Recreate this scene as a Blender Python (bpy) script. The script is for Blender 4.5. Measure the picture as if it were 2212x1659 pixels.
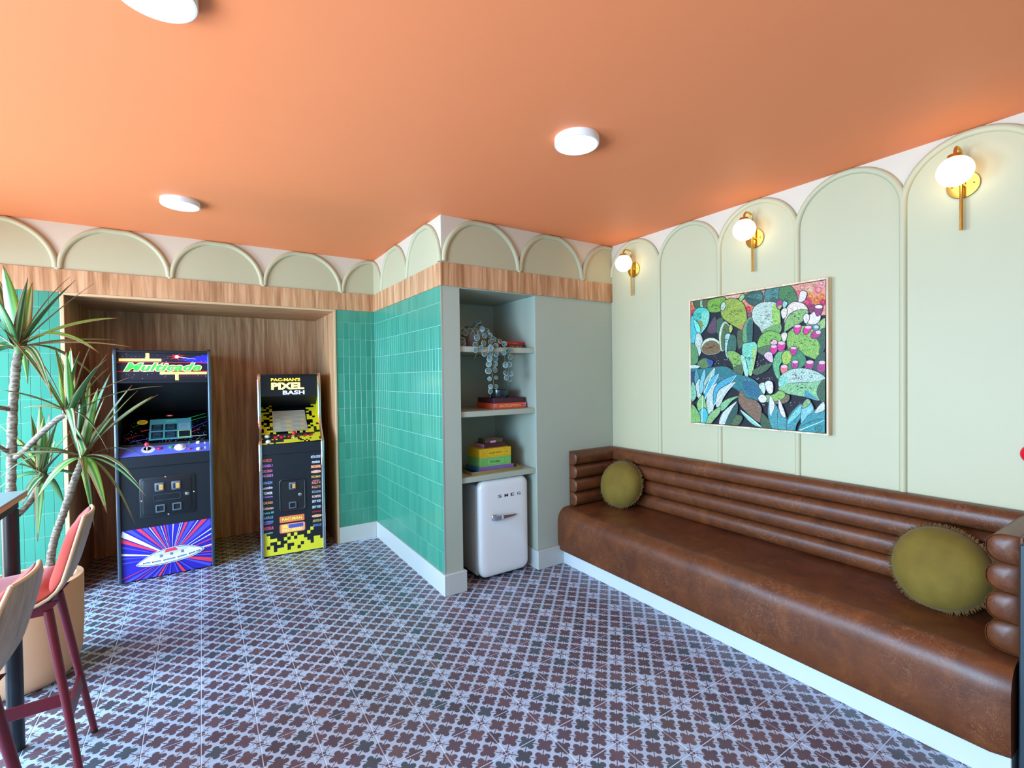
import bpy, bmesh, math, random
from mathutils import Vector, Matrix

for o in list(bpy.data.objects):
    bpy.data.objects.remove(o, do_unlink=True)
SC = bpy.context.scene
COL = SC.collection
PI = math.pi

# ------------------------------------------------------------------ camera
F_PX, YAW, PITCH, ROLL = 1026.2, 0.5788, -0.0152, -0.0129
CAM_Z = 1.5
_f = Vector((math.sin(YAW) * math.cos(PITCH), math.cos(YAW) * math.cos(PITCH), math.sin(PITCH)))
_r0 = Vector((math.cos(YAW), -math.sin(YAW), 0))
_u0 = _r0.cross(_f)
_r = _r0 * math.cos(ROLL) + _u0 * math.sin(ROLL)
_u = -_r0 * math.sin(ROLL) + _u0 * math.cos(ROLL)
cam = bpy.data.cameras.new('camera')
cam.sensor_fit = 'HORIZONTAL'
cam.sensor_width = 36.0
cam.lens = F_PX / 2212 * 36
cam.clip_start = 0.05
camo = bpy.data.objects.new('camera', cam)
camo.matrix_world = Matrix(((_r.x, _u.x, -_f.x, 0), (_r.y, _u.y, -_f.y, 0), (_r.z, _u.z, -_f.z, CAM_Z), (0, 0, 0, 1)))
COL.objects.link(camo)
SC.camera = camo


def at(px, py, axis, v):
    """point of the room seen at a pixel of the photograph, on the plane axis = v"""
    d = _f + _r * ((px - 1106) / F_PX) - _u * ((py - 829.5) / F_PX)
    i = 'xyz'.index(axis)
    c = (0, 0, CAM_Z)[i]
    return Vector((0, 0, CAM_Z)) + d * ((v - c) / d[i])


# ------------------------------------------------------------------ room measures
XJ, YB, YJ, XR, ZC = 1.382, 4.480, 2.974, 2.985, 2.610      # return wall, back wall, alcove front, right wall, ceiling
W0, W1, BH = 2.128, 2.286, 0.147                            # wood band, baseboard height
XL, YF = -2.7, -2.4                                         # window wall, wall behind the camera
NX0, NX1, NZ, NY = -0.79, 1.01, 2.11, 5.31                  # arcade niche
SX0, SX1, SY = 1.515, 2.165, 3.60                           # shelf alcove

# ------------------------------------------------------------------ world, daylight, exposure
world = bpy.data.worlds.new('world')
SC.world = world
world.use_nodes = True
wn = world.node_tree.nodes
wbg = wn['Background']
wbg.inputs['Color'].default_value = (0.62, 0.80, 1.0, 1)
wbg.inputs['Strength'].default_value = 1.0
SC.view_settings.view_transform = 'Standard'
SC.view_settings.look = 'None'
SC.view_settings.gamma = 1.0
SC.view_settings.use_curve_mapping = False
SC.view_settings.exposure = 0.02
SC.cycles.max_bounces = 4
SC.cycles.diffuse_bounces = 3
SC.cycles.adaptive_threshold = 0.03
SC.cycles.glossy_bounces = 2
SC.cycles.transmission_bounces = 3
SC.cycles.caustics_reflective = False
SC.cycles.caustics_refractive = False
WINDOWS = [(-1.9, -0.7), (0.2, 1.8), (2.3, 4.2)]            # y ranges of the windows in the left wall
WZ0, WZ1 = 0.55, 2.40
SKY_COL, SKY_E = (0.27, 0.61, 1.0), 74
GND_COL, GND_E = (1.0, 0.90, 0.76), 25
# every window lets in light from the sky (falling) and from the ground outside (rising)
REAR_WIN = (-2.3, -0.4)                                     # x range of the window in the wall behind the camera


def day(nm, w, tilt, colr, en, za, zb, rear=None, y=None):
    la = bpy.data.lights.new(nm, 'AREA')
    la.shape = 'RECTANGLE'
    la.size = w - 0.1
    la.size_y = zb - za - 0.1
    la.color = colr
    la.spread = math.radians(150)
    la.energy = en * w
    lo = bpy.data.objects.new(nm, la)
    off = 0.03 + 0.5 * (zb - za) * math.sin(math.radians(abs(tilt)))
    c, s_ = math.cos(math.radians(tilt)), -math.sin(math.radians(tilt))
    if rear is None:
        lo.location = (XL + off, y, (za + zb) / 2)
        d_ = Vector((c, 0, s_))
    else:
        lo.location = (rear, YF + off, (za + zb) / 2)
        d_ = Vector((0, c, s_))
    lo.rotation_euler = d_.to_track_quat('-Z', 'Z').to_euler()
    COL.objects.link(lo)


for (ya, yb) in WINDOWS:
    day('skylight', yb - ya, 28, SKY_COL, SKY_E * (0.35 if ya < 0 else (1.75 if ya < 2 else 1.25)), WZ0, WZ1, y=(ya + yb) / 2)
    day('ground_light', yb - ya, -14, GND_COL, GND_E * (0.4 if ya < 0 else (1.5 if ya < 2 else 1.2)), WZ0, 0.5 * (WZ0 + WZ1), y=(ya + yb) / 2)
day('skylight', REAR_WIN[1] - REAR_WIN[0], 22, SKY_COL, 4, WZ0, WZ1, rear=sum(REAR_WIN) / 2)


# ------------------------------------------------------------------ materials
def lin(c):
    c = c / 255.0
    return c / 12.92 if c <= 0.04045 else ((c + 0.055) / 1.055) ** 2.4


def S(r, g, b):
    return (lin(r), lin(g), lin(b), 1)


MATS = {}


def mat(name, col, rough=0.5, metal=0.0, spec=0.5, emit=0.0, ecol=None, coat=0.0):
    m = bpy.data.materials.new(name)
    m.use_nodes = True
    b = m.node_tree.nodes['Principled BSDF']
    b.inputs['Base Color'].default_value = col
    b.inputs['Roughness'].default_value = rough
    b.inputs['Metallic'].default_value = metal
    b.inputs['Specular IOR Level'].default_value = spec
    b.inputs['Coat Weight'].default_value = coat
    b.inputs['Coat Roughness'].default_value = 0.12
    if emit:
        b.inputs['Emission Color'].default_value = ecol or col
        b.inputs['Emission Strength'].default_value = emit
    MATS[name] = m
    return m


class NT:
    """small helper for node graphs"""
    def __init__(self, m):
        self.t = m.node_tree
        self.b = self.t.nodes['Principled BSDF']

    def n(self, kind, **kw):
        nd = self.t.nodes.new(kind)
        for k, v in kw.items():
            setattr(nd, k, v)
        return nd

    def l(self, a, b):
        self.t.links.new(a, b)

    def math(self, op, a, b=None, c=None):
        nd = self.n('ShaderNodeMath', operation=op)
        for i, v in enumerate((a, b, c)):
            if v is None:
                continue
            if isinstance(v, (int, float)):
                nd.inputs[i].default_value = v
            else:
                self.l(v, nd.inputs[i])
        return nd.outputs[0]

    def ramp(self, fac, stops, interp='LINEAR'):
        nd = self.n('ShaderNodeValToRGB')
        nd.color_ramp.interpolation = interp
        el = nd.color_ramp.elements
        el[0].position, el[0].color = stops[0]
        el[1].position, el[1].color = stops[-1]
        for p, c in stops[1:-1]:
            e = el.new(p)
            e.color = c
        if fac is not None:
            self.l(fac, nd.inputs[0])
        return nd.outputs[0]

    def mix(self, fac, a, b, mode='MIX'):
        nd = self.n('ShaderNodeMix', data_type='RGBA', blend_type=mode)
        for sock, v in ((nd.inputs[0], fac), (nd.inputs[6], a), (nd.inputs[7], b)):
            if isinstance(v, (int, float, tuple)):
                sock.default_value = v
            else:
                self.l(v, sock)
        return nd.outputs[2]

    def noise(self, vec, scale, detail=4.0, rough=0.55, dist=0.0):
        nd = self.n('ShaderNodeTexNoise')
        nd.inputs['Scale'].default_value = scale
        nd.inputs['Detail'].default_value = detail
        nd.inputs['Roughness'].default_value = rough
        nd.inputs['Distortion'].default_value = dist
        if vec is not None:
            self.l(vec, nd.inputs['Vector'])
        return nd.outputs['Fac']

    def coords(self, which='Object', scale=(1, 1, 1), rot=(0, 0, 0)):
        tc = self.n('ShaderNodeTexCoord')
        mp = self.n('ShaderNodeMapping')
        mp.inputs['Scale'].default_value = scale
        mp.inputs['Rotation'].default_value = rot
        self.l(tc.outputs[which], mp.inputs['Vector'])
        return mp.outputs['Vector']

    def bump(self, h, strength, dist=0.01):
        nd = self.n('ShaderNodeBump')
        nd.inputs['Strength'].default_value = strength
        nd.inputs['Distance'].default_value = dist
        self.l(h, nd.inputs['Height'])
        self.l(nd.outputs['Normal'], self.b.inputs['Normal'])


def wall_paint(name, col, rough=0.55):
    m = mat(name, col, rough, spec=0.35)
    t = NT(m)
    v = t.coords('Object')
    f = t.noise(v, 3.0, 3)
    c2 = tuple(x * 0.955 for x in col[:3]) + (1,)
    t.l(t.mix(f, col, c2), t.b.inputs['Base Color'])
    return m


wall_paint('ceiling_orange', S(246, 140, 88), 0.6)
wall_paint('sage_paint', S(190, 182, 146), 0.5)
wall_paint('spandrel_paint', S(214, 199, 176), 0.55)
wall_paint('alcove_paint', S(178, 184, 164), 0.45)
wall_paint('trim_paint', S(198, 200, 192), 0.35)
wall_paint('plinth_white', S(202, 206, 206), 0.4)
wall_paint('rear_paint', S(170, 164, 150), 0.6)


def wood(name, c1, c2, c3, axis='z', rough=0.42, scale=1.0):
    m = mat(name, c1, rough, spec=0.35)
    t = NT(m)
    k = {'z': (1, 1, 0.05), 'x': (0.05, 1, 1), 'y': (1, 0.05, 1)}[axis]
    v = t.coords('Object', tuple(a * scale for a in k))
    broad = t.noise(v, 24, 3, 0.55, 0.6)
    fine = t.noise(v, 95, 3, 0.6)
    v2 = t.coords('Object', tuple(a * scale * (2.2 if a < 1 else 1) for a in k))
    cath = t.n('ShaderNodeTexWave', wave_type='BANDS', bands_direction='DIAGONAL')
    cath.inputs['Scale'].default_value = 6
    cath.inputs['Distortion'].default_value = 9
    cath.inputs['Detail'].default_value = 2
    cath.inputs['Detail Scale'].default_value = 1.2
    t.l(v2, cath.inputs['Vector'])
    base = t.ramp(broad, [(0.30, c3), (0.48, c1), (0.68, c2)])
    lines = t.ramp(fine, [(0.34, (0.45, 0.45, 0.45, 1)), (0.50, (1, 1, 1, 1))])
    cl = t.ramp(cath.outputs['Fac'], [(0.0, (0.76, 0.72, 0.68, 1)), (0.25, (1, 1, 1, 1))])
    c = t.mix(0.42, base, lines, 'MULTIPLY')
    c = t.mix(0.55, c, cl, 'MULTIPLY')
    t.l(c, t.b.inputs['Base Color'])
    return m


wood('walnut_panel', S(198, 146, 102), S(222, 174, 130), S(164, 112, 74))
wood('walnut_across', S(198, 146, 102), S(222, 174, 130), S(164, 112, 74), 'x')
mat('edge_banding', S(206, 172, 128), 0.45)
wood('plywood', S(178, 158, 138), S(190, 170, 150), S(164, 144, 124), 'z', 0.5, 1.0)
wood('frame_maple', S(226, 196, 158), S(236, 212, 178), S(210, 176, 138), 'z', 0.45)
mat('ply_edge', S(216, 190, 150), 0.5)


def tile_mat():
    m = mat('green_tile', S(40, 150, 122), 0.22, spec=0.5)
    t = NT(m)
    oi = t.n('ShaderNodeObjectInfo')
    v = t.coords('Object', (1, 1, 0.25))
    n1 = t.noise(v, 14, 3)
    a = t.mix(oi.outputs['Random'], S(62, 140, 114), S(76, 154, 124))
    c = t.mix(t.math('MULTIPLY', n1, 0.35), a, S(30, 128, 104))
    t.l(c, t.b.inputs['Base Color'])
    return m


tile_mat()
mat('tile_grout', S(176, 206, 188), 0.8)
mat('floor_grout', S(206, 222, 244), 0.8)
mat('edge_metal', S(206, 212, 206), 0.3, 0.7)
TILE = 0.2035
TX, TY = 2.005, 1.384


def floor_mat():
    """encaustic print: flower rosettes on a diagonal lattice joined by bow ties"""
    m = mat('floor_tile', S(170, 176, 184), 0.34, spec=0.5)
    t = NT(m)
    g = t.n('ShaderNodeNewGeometry')
    sp = t.n('ShaderNodeSeparateXYZ')
    t.l(g.outputs['Position'], sp.inputs[0])
    u = t.math('DIVIDE', t.math('SUBTRACT', sp.outputs[0], TX), TILE)
    v = t.math('DIVIDE', t.math('SUBTRACT', sp.outputs[1], TY), TILE)
    a = t.math('MULTIPLY', t.math('ADD', u, v), 2.0)
    b = t.math('MULTIPLY', t.math('SUBTRACT', u, v), 2.0)
    ra = t.math('ROUND', a)
    rb = t.math('ROUND', b)
    da = t.math('SUBTRACT', a, ra)
    db = t.math('SUBTRACT', b, rb)
    ax = t.math('ABSOLUTE', da)
    ay = t.math('ABSOLUTE', db)

    def disc(cx, cy, r, sx=1.0, sy=1.0):
        dx = t.math('MULTIPLY', t.math('SUBTRACT', ax, cx), sx)
        dy = t.math('MULTIPLY', t.math('SUBTRACT', ay, cy), sy)
        d2 = t.math('ADD', t.math('MULTIPLY', dx, dx), t.math('MULTIPLY', dy, dy))
        return t.math('LESS_THAN', d2, r * r)

    lobe = disc(0.248, 0.248, 0.178)
    core = disc(0.0, 0.0, 0.33)
    hi = t.math('MAXIMUM', ax, ay)
    lo = t.math('MINIMUM', ax, ay)
    tie = t.math('LESS_THAN', lo, t.math('ADD', t.math('MULTIPLY', t.math('SUBTRACT', 0.5, hi), 0.80), 0.020))

    def drop(a0, b0):
        dx = t.math('SUBTRACT', hi, a0)
        dy = t.math('SUBTRACT', lo, b0)
        d2 = t.math('ADD', t.math('MULTIPLY', t.math('MULTIPLY', dx, dx), 0.22), t.math('MULTIPLY', dy, dy))
        return t.math('LESS_THAN', d2, 0.030 ** 2)
    drops = t.math('MAXIMUM', drop(0.366, 0.068), drop(0.404, 0.050))
    # the rosette at the corner of every tile is missing: only the crossing lines run on
    par = t.math('MODULO', t.math('ADD', t.math('ABSOLUTE', t.math('ADD', ra, rb)), 0.01), 4.0)
    par2 = t.math('MODULO', t.math('ADD', t.math('ABSOLUTE', t.math('SUBTRACT', ra, rb)), 0.01), 4.0)
    corner = t.math('MULTIPLY', t.math('LESS_THAN', par, 0.5), t.math('LESS_THAN', par2, 0.5))
    cross = t.math('LESS_THAN', lo, 0.028)
    ccore = disc(0.0, 0.0, 0.20)
    petal_c = t.math('MULTIPLY', t.math('LESS_THAN', lo, t.math('ADD', t.math('MULTIPLY', t.math('SUBTRACT', 0.5, hi), 0.80), 0.020)), t.math('GREATER_THAN', hi, 0.30))
    dark_f = t.math('MAXIMUM', t.math('MAXIMUM', lobe, core), tie)
    dark_c = t.math('MAXIMUM', t.math('MAXIMUM', cross, ccore), petal_c)
    dark = t.math('ADD', t.math('MULTIPLY', dark_f, t.math('SUBTRACT', 1.0, corner)), t.math('MULTIPLY', dark_c, corner))
    dark = t.math('MULTIPLY', dark, t.math('SUBTRACT', 1.0, drops))
    cv = t.n('ShaderNodeCombineXYZ')
    t.l(ra, cv.inputs[0])
    t.l(rb, cv.inputs[1])
    wnz = t.n('ShaderNodeTexWhiteNoise', noise_dimensions='2D')
    t.l(cv.outputs[0], wnz.inputs['Vector'])
    flower = t.ramp(wnz.outputs['Value'], [(0.0, S(90, 72, 82)), (0.22, S(106, 80, 88)), (0.45, S(96, 76, 86)), (0.66, S(118, 88, 90)),
                                          (0.84, S(84, 68, 74)), (0.91, S(74, 80, 88)), (1.0, S(80, 90, 96))])
    mott = t.noise(g.outputs['Position'], 38, 4)
    flower = t.mix(t.math('MULTIPLY', mott, 0.55), flower, S(70, 62, 70))
    ground = t.mix(t.noise(g.outputs['Position'], 5, 3), S(182, 194, 210), S(162, 174, 192))
    t.l(t.mix(dark, ground, flower), t.b.inputs['Base Color'])
    t.l(t.math('ADD', t.math('MULTIPLY', mott, 0.16), 0.26), t.b.inputs['Roughness'])
    return m


floor_mat()


def leather():
    m = mat('brown_leather', S(104, 62, 40), 0.36, spec=0.38)
    t = NT(m)
    v = t.coords('Object')
    n1 = t.noise(v, 7, 5, 0.6, 0.8)
    n2 = t.noise(v, 42, 5, 0.7, 2.5)
    n3 = t.noise(v, 17, 6, 0.75, 3.0)
    base = t.ramp(t.math('ADD', t.math('MULTIPLY', n1, 0.75), t.math('MULTIPLY', n2, 0.25)), [(0.36, S(72, 35, 17)), (0.55, S(96, 49, 22)), (0.75, S(120, 66, 29))])
    ln1 = t.ramp(t.noise(v, 9, 3, 0.6, 1.6), [(0.488, (0, 0, 0, 1)), (0.500, (1, 1, 1, 1)), (0.512, (0, 0, 0, 1))])
    ln2 = t.ramp(t.noise(v, 19, 3, 0.6, 1.2), [(0.49, (0, 0, 0, 1)), (0.500, (1, 1, 1, 1)), (0.51, (0, 0, 0, 1))])
    wear = t.ramp(t.noise(v, 4.5, 3), [(0.40, (0.1, 0.1, 0.1, 1)), (0.62, (1, 1, 1, 1))])
    f = t.math('MULTIPLY', t.math('MAXIMUM', ln1, ln2), t.math('MULTIPLY', wear, 0.34))
    c = t.mix(f, base, S(176, 124, 88))
    c = t.mix(t.math('MULTIPLY', n3, 0.30), c, S(120, 72, 44))
    t.l(c, t.b.inputs['Base Color'])
    t.l(t.math('ADD', t.math('MULTIPLY', n2, 0.14), 0.30), t.b.inputs['Roughness'])
    t.bump(t.noise(v, 90, 4, 0.7, 1.0), 0.12, 0.003)
    return m


leather()


def cloth(name, c1, c2, scale=900, rough=0.9, sheen=0.3):
    m = mat(name, c1, rough, spec=0.2)
    t = NT(m)
    v = t.coords('Object')
    f = t.noise(v, 9, 4)
    w = t.noise(v, scale, 2)
    c = t.mix(f, c1, c2)
    c = t.mix(t.math('MULTIPLY', w, 0.25), c, tuple(x * 0.6 for x in c1[:3]) + (1,))
    t.l(c, t.b.inputs['Base Color'])
    t.b.inputs['Sheen Weight'].default_value = sheen
    t.b.inputs['Sheen Roughness'].default_value = 0.4
    t.bump(w, 0.12, 0.002)
    return m


cloth('coral_fabric', S(206, 96, 84), S(196, 84, 74))
cloth('olive_velvet', S(136, 112, 42), S(84, 66, 22), 300, 0.8, 0.12)
cloth('gold_fringe', S(122, 88, 34), S(78, 54, 20), 200)
mat('red_metal', S(100, 12, 26), 0.36, spec=0.5)
mat('black_rubber', S(22, 22, 24), 0.7)
mat('black_metal', S(20, 22, 27), 0.38)
mat('dark_panel', S(30, 46, 54), 0.45)
mat('table_grey', S(140, 160, 156), 0.35)
mat('brass', S(216, 178, 88), 0.2, 1.0)
mat('brass_dark', S(120, 84, 30), 0.4, 0.8)
mat('globe_glow', S(255, 236, 205), 0.4, emit=5.0, ecol=(1.0, 0.80, 0.55, 1))
mat('disc_glow', S(255, 250, 244), 0.4, emit=6.0, ecol=(1.0, 0.94, 0.86, 1))
mat('lamp_white', S(240, 238, 234), 0.35)
mat('cab_black', S(22, 28, 34), 0.36)
mat('cab_matte', S(14, 15, 18), 0.55)
mat('cab_glass', S(6, 8, 10), 0.08)
mat('edge_steel', S(78, 92, 106), 0.25, 0.6)
mat('chrome', S(210, 214, 218), 0.12, 1.0)
mat('steel_grey', S(110, 120, 128), 0.35, 0.8)
mat('mech_grey', S(84, 96, 106), 0.4)
mat('cab_yellow', S(206, 206, 40), 0.35)
mat('cab_purple', S(44, 34, 76), 0.4)
mat('fridge_cream', S(238, 239, 234), 0.18, coat=0.4)
mat('fridge_side', S(196, 198, 190), 0.3)
mat('gasket', S(40, 44, 48), 0.6)
mat('terracotta', S(218, 160, 116), 0.75)
mat('soil', S(62, 48, 38), 0.95)
mat('grey_pot', S(120, 112, 110), 0.6)
mat('glass_pane', S(220, 235, 240), 0.05, spec=0.6)
MATS['glass_pane'].node_tree.nodes['Principled BSDF'].inputs['Alpha'].default_value = 0.15
mat('alarm_red', S(214, 10, 40), 0.3)
mat('marble', S(18, 36, 38), 0.2)
_t = NT(MATS['marble'])
_n = _t.noise(_t.coords('Object'), 16, 6, 0.7, 2.0)
_t.l(_t.ramp(_n, [(0.485, S(12, 26, 28)), (0.5, S(84, 112, 108)), (0.515, S(14, 32, 34))]), _t.b.inputs['Base Color'])


def bark():
    m = mat('bark', S(120, 104, 86), 0.85)
    t = NT(m)
    v = t.coords('Object', (1, 1, 2.5))
    n = t.noise(v, 40, 4, 0.65, 0.5)
    t.l(t.ramp(n, [(0.32, S(66, 54, 44)), (0.5, S(128, 110, 92)), (0.72, S(180, 164, 142))]), t.b.inputs['Base Color'])
    t.bump(n, 0.5, 0.006)


bark()


def leaf_mat(name, stops):
    m = mat(name, S(70, 130, 60), 0.38, spec=0.45)
    t = NT(m)
    uv = t.n('ShaderNodeUVMap')
    sp = t.n('ShaderNodeSeparateXYZ')
    t.l(uv.outputs[0], sp.inputs[0])
    c = t.ramp(sp.outputs[0], stops)
    n = t.noise(t.coords('Object'), 30, 3)
    c = t.mix(t.math('MULTIPLY', n, 0.3), c, S(52, 96, 52))
    tipn = t.math('GREATER_THAN', sp.outputs[1], 0.93)
    c = t.mix(t.math('MULTIPLY', tipn, 0.7), c, S(150, 90, 60))
    t.l(c, t.b.inputs['Base Color'])
    t.b.inputs['Subsurface Weight'].default_value = 0.0
    return m


RED, GRN, CRM, DGR, LIM = S(176, 70, 58), S(78, 136, 62), S(196, 214, 170), S(44, 92, 58), S(132, 184, 72)
leaf_mat('leaf_striped', [(0.0, RED), (0.07, RED), (0.10, GRN), (0.28, CRM), (0.36, GRN), (0.5, DGR), (0.64, GRN), (0.72, CRM), (0.90, GRN), (0.93, RED), (1.0, RED)])
leaf_mat('leaf_green', [(0.0, S(140, 80, 60)), (0.06, DGR), (0.3, GRN), (0.47, DGR), (0.5, CRM), (0.53, DGR), (0.7, GRN), (0.94, DGR), (1.0, S(140, 80, 60))])
leaf_mat('leaf_lime', [(0.0, RED), (0.05, LIM), (0.3, LIM), (0.45, GRN), (0.55, GRN), (0.7, CRM), (0.85, LIM), (0.95, RED), (1.0, RED)])
mat('hoya_leaf', S(90, 130, 130), 0.35)
_t = NT(MATS['hoya_leaf'])
_uv = _t.n('ShaderNodeUVMap')
_sp = _t.n('ShaderNodeSeparateXYZ')
_t.l(_uv.outputs[0], _sp.inputs[0])
_n = _t.noise(_t.coords('Object'), 120, 3)
_c = _t.ramp(_n, [(0.35, S(34, 68, 72)), (0.65, S(98, 138, 146))])
_t.l(_t.mix(_t.math('GREATER_THAN', _sp.outputs[0], 0.86), _c, S(186, 196, 152)), _t.b.inputs['Base Color'])
mat('hoya_stem', S(112, 104, 66), 0.7)

PAINT = {}


def P(r, g, b, rough=0.5, emit=0.0, grain=0.0):
    """plain printed or painted colour"""
    k = (r, g, b, rough, emit, grain)
    if k not in PAINT:
        m = mat('paint_%d_%d_%d_%d_%d_%d' % (r, g, b, rough * 100, emit * 10, grain * 10), S(r, g, b), rough, emit=emit)
        if grain:
            t = NT(m)
            w = t.n('ShaderNodeTexWave', wave_type='RINGS')
            w.inputs['Scale'].default_value = 22
            w.inputs['Distortion'].default_value = 14
            w.inputs['Detail'].default_value = 3
            w.inputs['Detail Scale'].default_value = 2.0
            t.l(t.coords('Object'), w.inputs['Vector'])
            f = t.math('MULTIPLY', w.outputs['Fac'], grain)
            c1 = S(r, g, b)
            c2 = S(min(255, r * 1.25 + 18), min(255, g * 1.22 + 18), min(255, b * 1.2 + 14))
            c3 = S(r * 0.72, g * 0.72, b * 0.72)
            c = t.mix(f, c2, c3)
            t.l(t.mix(0.65, c1, c), t.b.inputs['Base Color'])
        m.cycles.emission_sampling = 'NONE'
        PAINT[k] = m
    return PAINT[k]


# ------------------------------------------------------------------ mesh building
class MB:
    """collects geometry; build() links it as one mesh object"""
    def __init__(self):
        self.v, self.f, self.mi, self.uv = [], [], [], {}

    def add(self, verts, faces, mi=0):
        o = len(self.v)
        self.v += [tuple(p) for p in verts]
        self.f += [tuple(i + o for i in f) for f in faces]
        self.mi += [mi] * len(faces)
        return o

    def box(self, x0, x1, y0, y1, z0, z1, mi=0):
        v = [(x0, y0, z0), (x1, y0, z0), (x1, y1, z0), (x0, y1, z0), (x0, y0, z1), (x1, y0, z1), (x1, y1, z1), (x0, y1, z1)]
        f = [(0, 3, 2, 1), (4, 5, 6, 7), (0, 1, 5, 4), (1, 2, 6, 5), (2, 3, 7, 6), (3, 0, 4, 7)]
        self.add(v, f, mi)
        return self

    def bbox(self, x0, x1, y0, y1, z0, z1, r=0.004, seg=1, mi=0):
        """box with bevelled edges"""
        bm = bmesh.new()
        bmesh.ops.create_cube(bm, size=1.0)
        for p in bm.verts:
            p.co = Vector((x0 + (x1 - x0) * (p.co.x + 0.5), y0 + (y1 - y0) * (p.co.y + 0.5), z0 + (z1 - z0) * (p.co.z + 0.5)))
        r = min(r, 0.49 * min(x1 - x0, y1 - y0, z1 - z0))
        bmesh.ops.bevel(bm, geom=list(bm.edges), offset=r, segments=seg, profile=0.5, affect='EDGES')
        bm.verts.index_update()
        self.add([p.co for p in bm.verts], [[q.index for q in f.verts] for f in bm.faces], mi)
        bm.free()
        return self

    def prism(self, poly, axis, a, b, mi=0):
        """polygon in the two other axes, extruded along axis from a to b"""
        n = len(poly)
        def pt(p, t):
            return {'x': (t, p[0], p[1]), 'y': (p[0], t, p[1]), 'z': (p[0], p[1], t)}[axis]
        v = [pt(p, a) for p in poly] + [pt(p, b) for p in poly]
        f = [tuple(range(n))[::-1], tuple(range(n, 2 * n))]
        f += [(i, (i + 1) % n, n + (i + 1) % n, n + i) for i in range(n)]
        self.add(v, f, mi)
        return self

    def lathe(self, prof, seg=32, c=(0, 0, 0), mi=0, cap=True):
        """profile of (radius, z) turned round the z axis"""
        v, f = [], []
        m = len(prof)
        for i in range(seg):
            a = 2 * PI * i / seg
            for (r, z) in prof:
                v.append((c[0] + r * math.cos(a), c[1] + r * math.sin(a), c[2] + z))
        for i in range(seg):
            j = (i + 1) % seg
            for k in range(m - 1):
                f.append((i * m + k, j * m + k, j * m + k + 1, i * m + k + 1))
        if cap:
            if prof[0][0] > 1e-5:
                f.append(tuple(i * m for i in range(seg))[::-1])
            if prof[-1][0] > 1e-5:
                f.append(tuple(i * m + m - 1 for i in range(seg)))
        self.add(v, f, mi)
        return self

    def tube(self, pts, rad, seg=10, cap=True, mi=0, half=None):
        pts = [Vector(p) for p in pts]
        n = len(pts)
        rads = rad if isinstance(rad, (list, tuple)) else [rad] * n
        t0 = (pts[1] - pts[0]).normalized()
        ref = Vector((0, 0, 1)) if abs(t0.z) < 0.9 else Vector((1, 0, 0))
        nrm = (ref - t0 * ref.dot(t0)).normalized()
        v, f = [], []
        for i, p in enumerate(pts):
            if i == 0:
                t = t0
            elif i == n - 1:
                t = (pts[i] - pts[i - 1]).normalized()
            else:
                t = ((pts[i + 1] - pts[i]).normalized() + (pts[i] - pts[i - 1]).normalized()).normalized()
            nrm = (nrm - t * nrm.dot(t)).normalized()
            bi = t.cross(nrm)
            for k in range(seg):
                a = 2 * PI * k / seg
                v.append(p + (nrm * math.cos(a) + bi * math.sin(a)) * rads[i])
        for i in range(n - 1):
            for k in range(seg):
                k2 = (k + 1) % seg
                f.append((i * seg + k, i * seg + k2, (i + 1) * seg + k2, (i + 1) * seg + k))
        if cap:
            f.append(tuple(range(seg))[::-1])
            f.append(tuple((n - 1) * seg + k for k in range(seg)))
        self.add(v, f, mi)
        return self

    def loft(self, rings, cap=True, mi=0):
        m = len(rings[0])
        v = [p for r in rings for p in r]
        f = []
        for i in range(len(rings) - 1):
            for k in range(m):
                k2 = (k + 1) % m
                f.append((i * m + k, i * m + k2, (i + 1) * m + k2, (i + 1) * m + k))
        if cap:
            f.append(tuple(range(m))[::-1])
            f.append(tuple((len(rings) - 1) * m + k for k in range(m)))
        self.add(v, f, mi)
        return self

    def mesh(self, name, mats, smooth=None):
        me = bpy.data.meshes.new(name)
        me.from_pydata(self.v, [], self.f)
        if not isinstance(mats, (list, tuple)):
            mats = [mats]
        for m in mats:
            me.materials.append(MATS[m] if isinstance(m, str) else m)
        if len(mats) > 1:
            me.polygons.foreach_set('material_index', self.mi)
        bm = bmesh.new()
        bm.from_mesh(me)
        bmesh.ops.recalc_face_normals(bm, faces=bm.faces)
        bm.to_mesh(me)
        bm.free()
        if smooth is not None:
            me.shade_smooth()
            me.set_sharp_from_angle(angle=math.radians(smooth))
        me.update()
        return me

    def build(self, name, mats, parent=None, smooth=None):
        return put(name, self.mesh(name, mats, smooth), parent)


def put(name, me, parent=None, loc=None, rot=None):
    o = bpy.data.objects.new(name, me)
    COL.objects.link(o)
    if parent is not None:
        o.parent = parent
    if loc is not None:
        o.location = loc
    if rot is not None:
        o.rotation_euler = rot
    return o


def tag(o, label=None, cat=None, group=None, kind=None):
    for k, v in (('label', label), ('category', cat), ('group', group), ('kind', kind)):
        if v:
            o[k] = v
    return o


def thing(name, label, cat, loc=(0, 0, 0), rz=0.0, group=None):
    o = bpy.data.objects.new(name, None)
    o.empty_display_size = 0.1
    COL.objects.link(o)
    o.location = loc
    o.rotation_euler = (0, 0, rz)
    return tag(o, label, cat, group)


def dup(root, loc, rz, label):
    r = root.copy()
    COL.objects.link(r)
    r.location = loc
    r.rotation_euler = (0, 0, rz)
    r['label'] = label
    for ch in list(root.children):
        c = ch.copy()
        COL.objects.link(c)
        c.parent = r
        for g in list(ch.children):
            d = g.copy()
            COL.objects.link(d)
            d.parent = c
    return r


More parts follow.
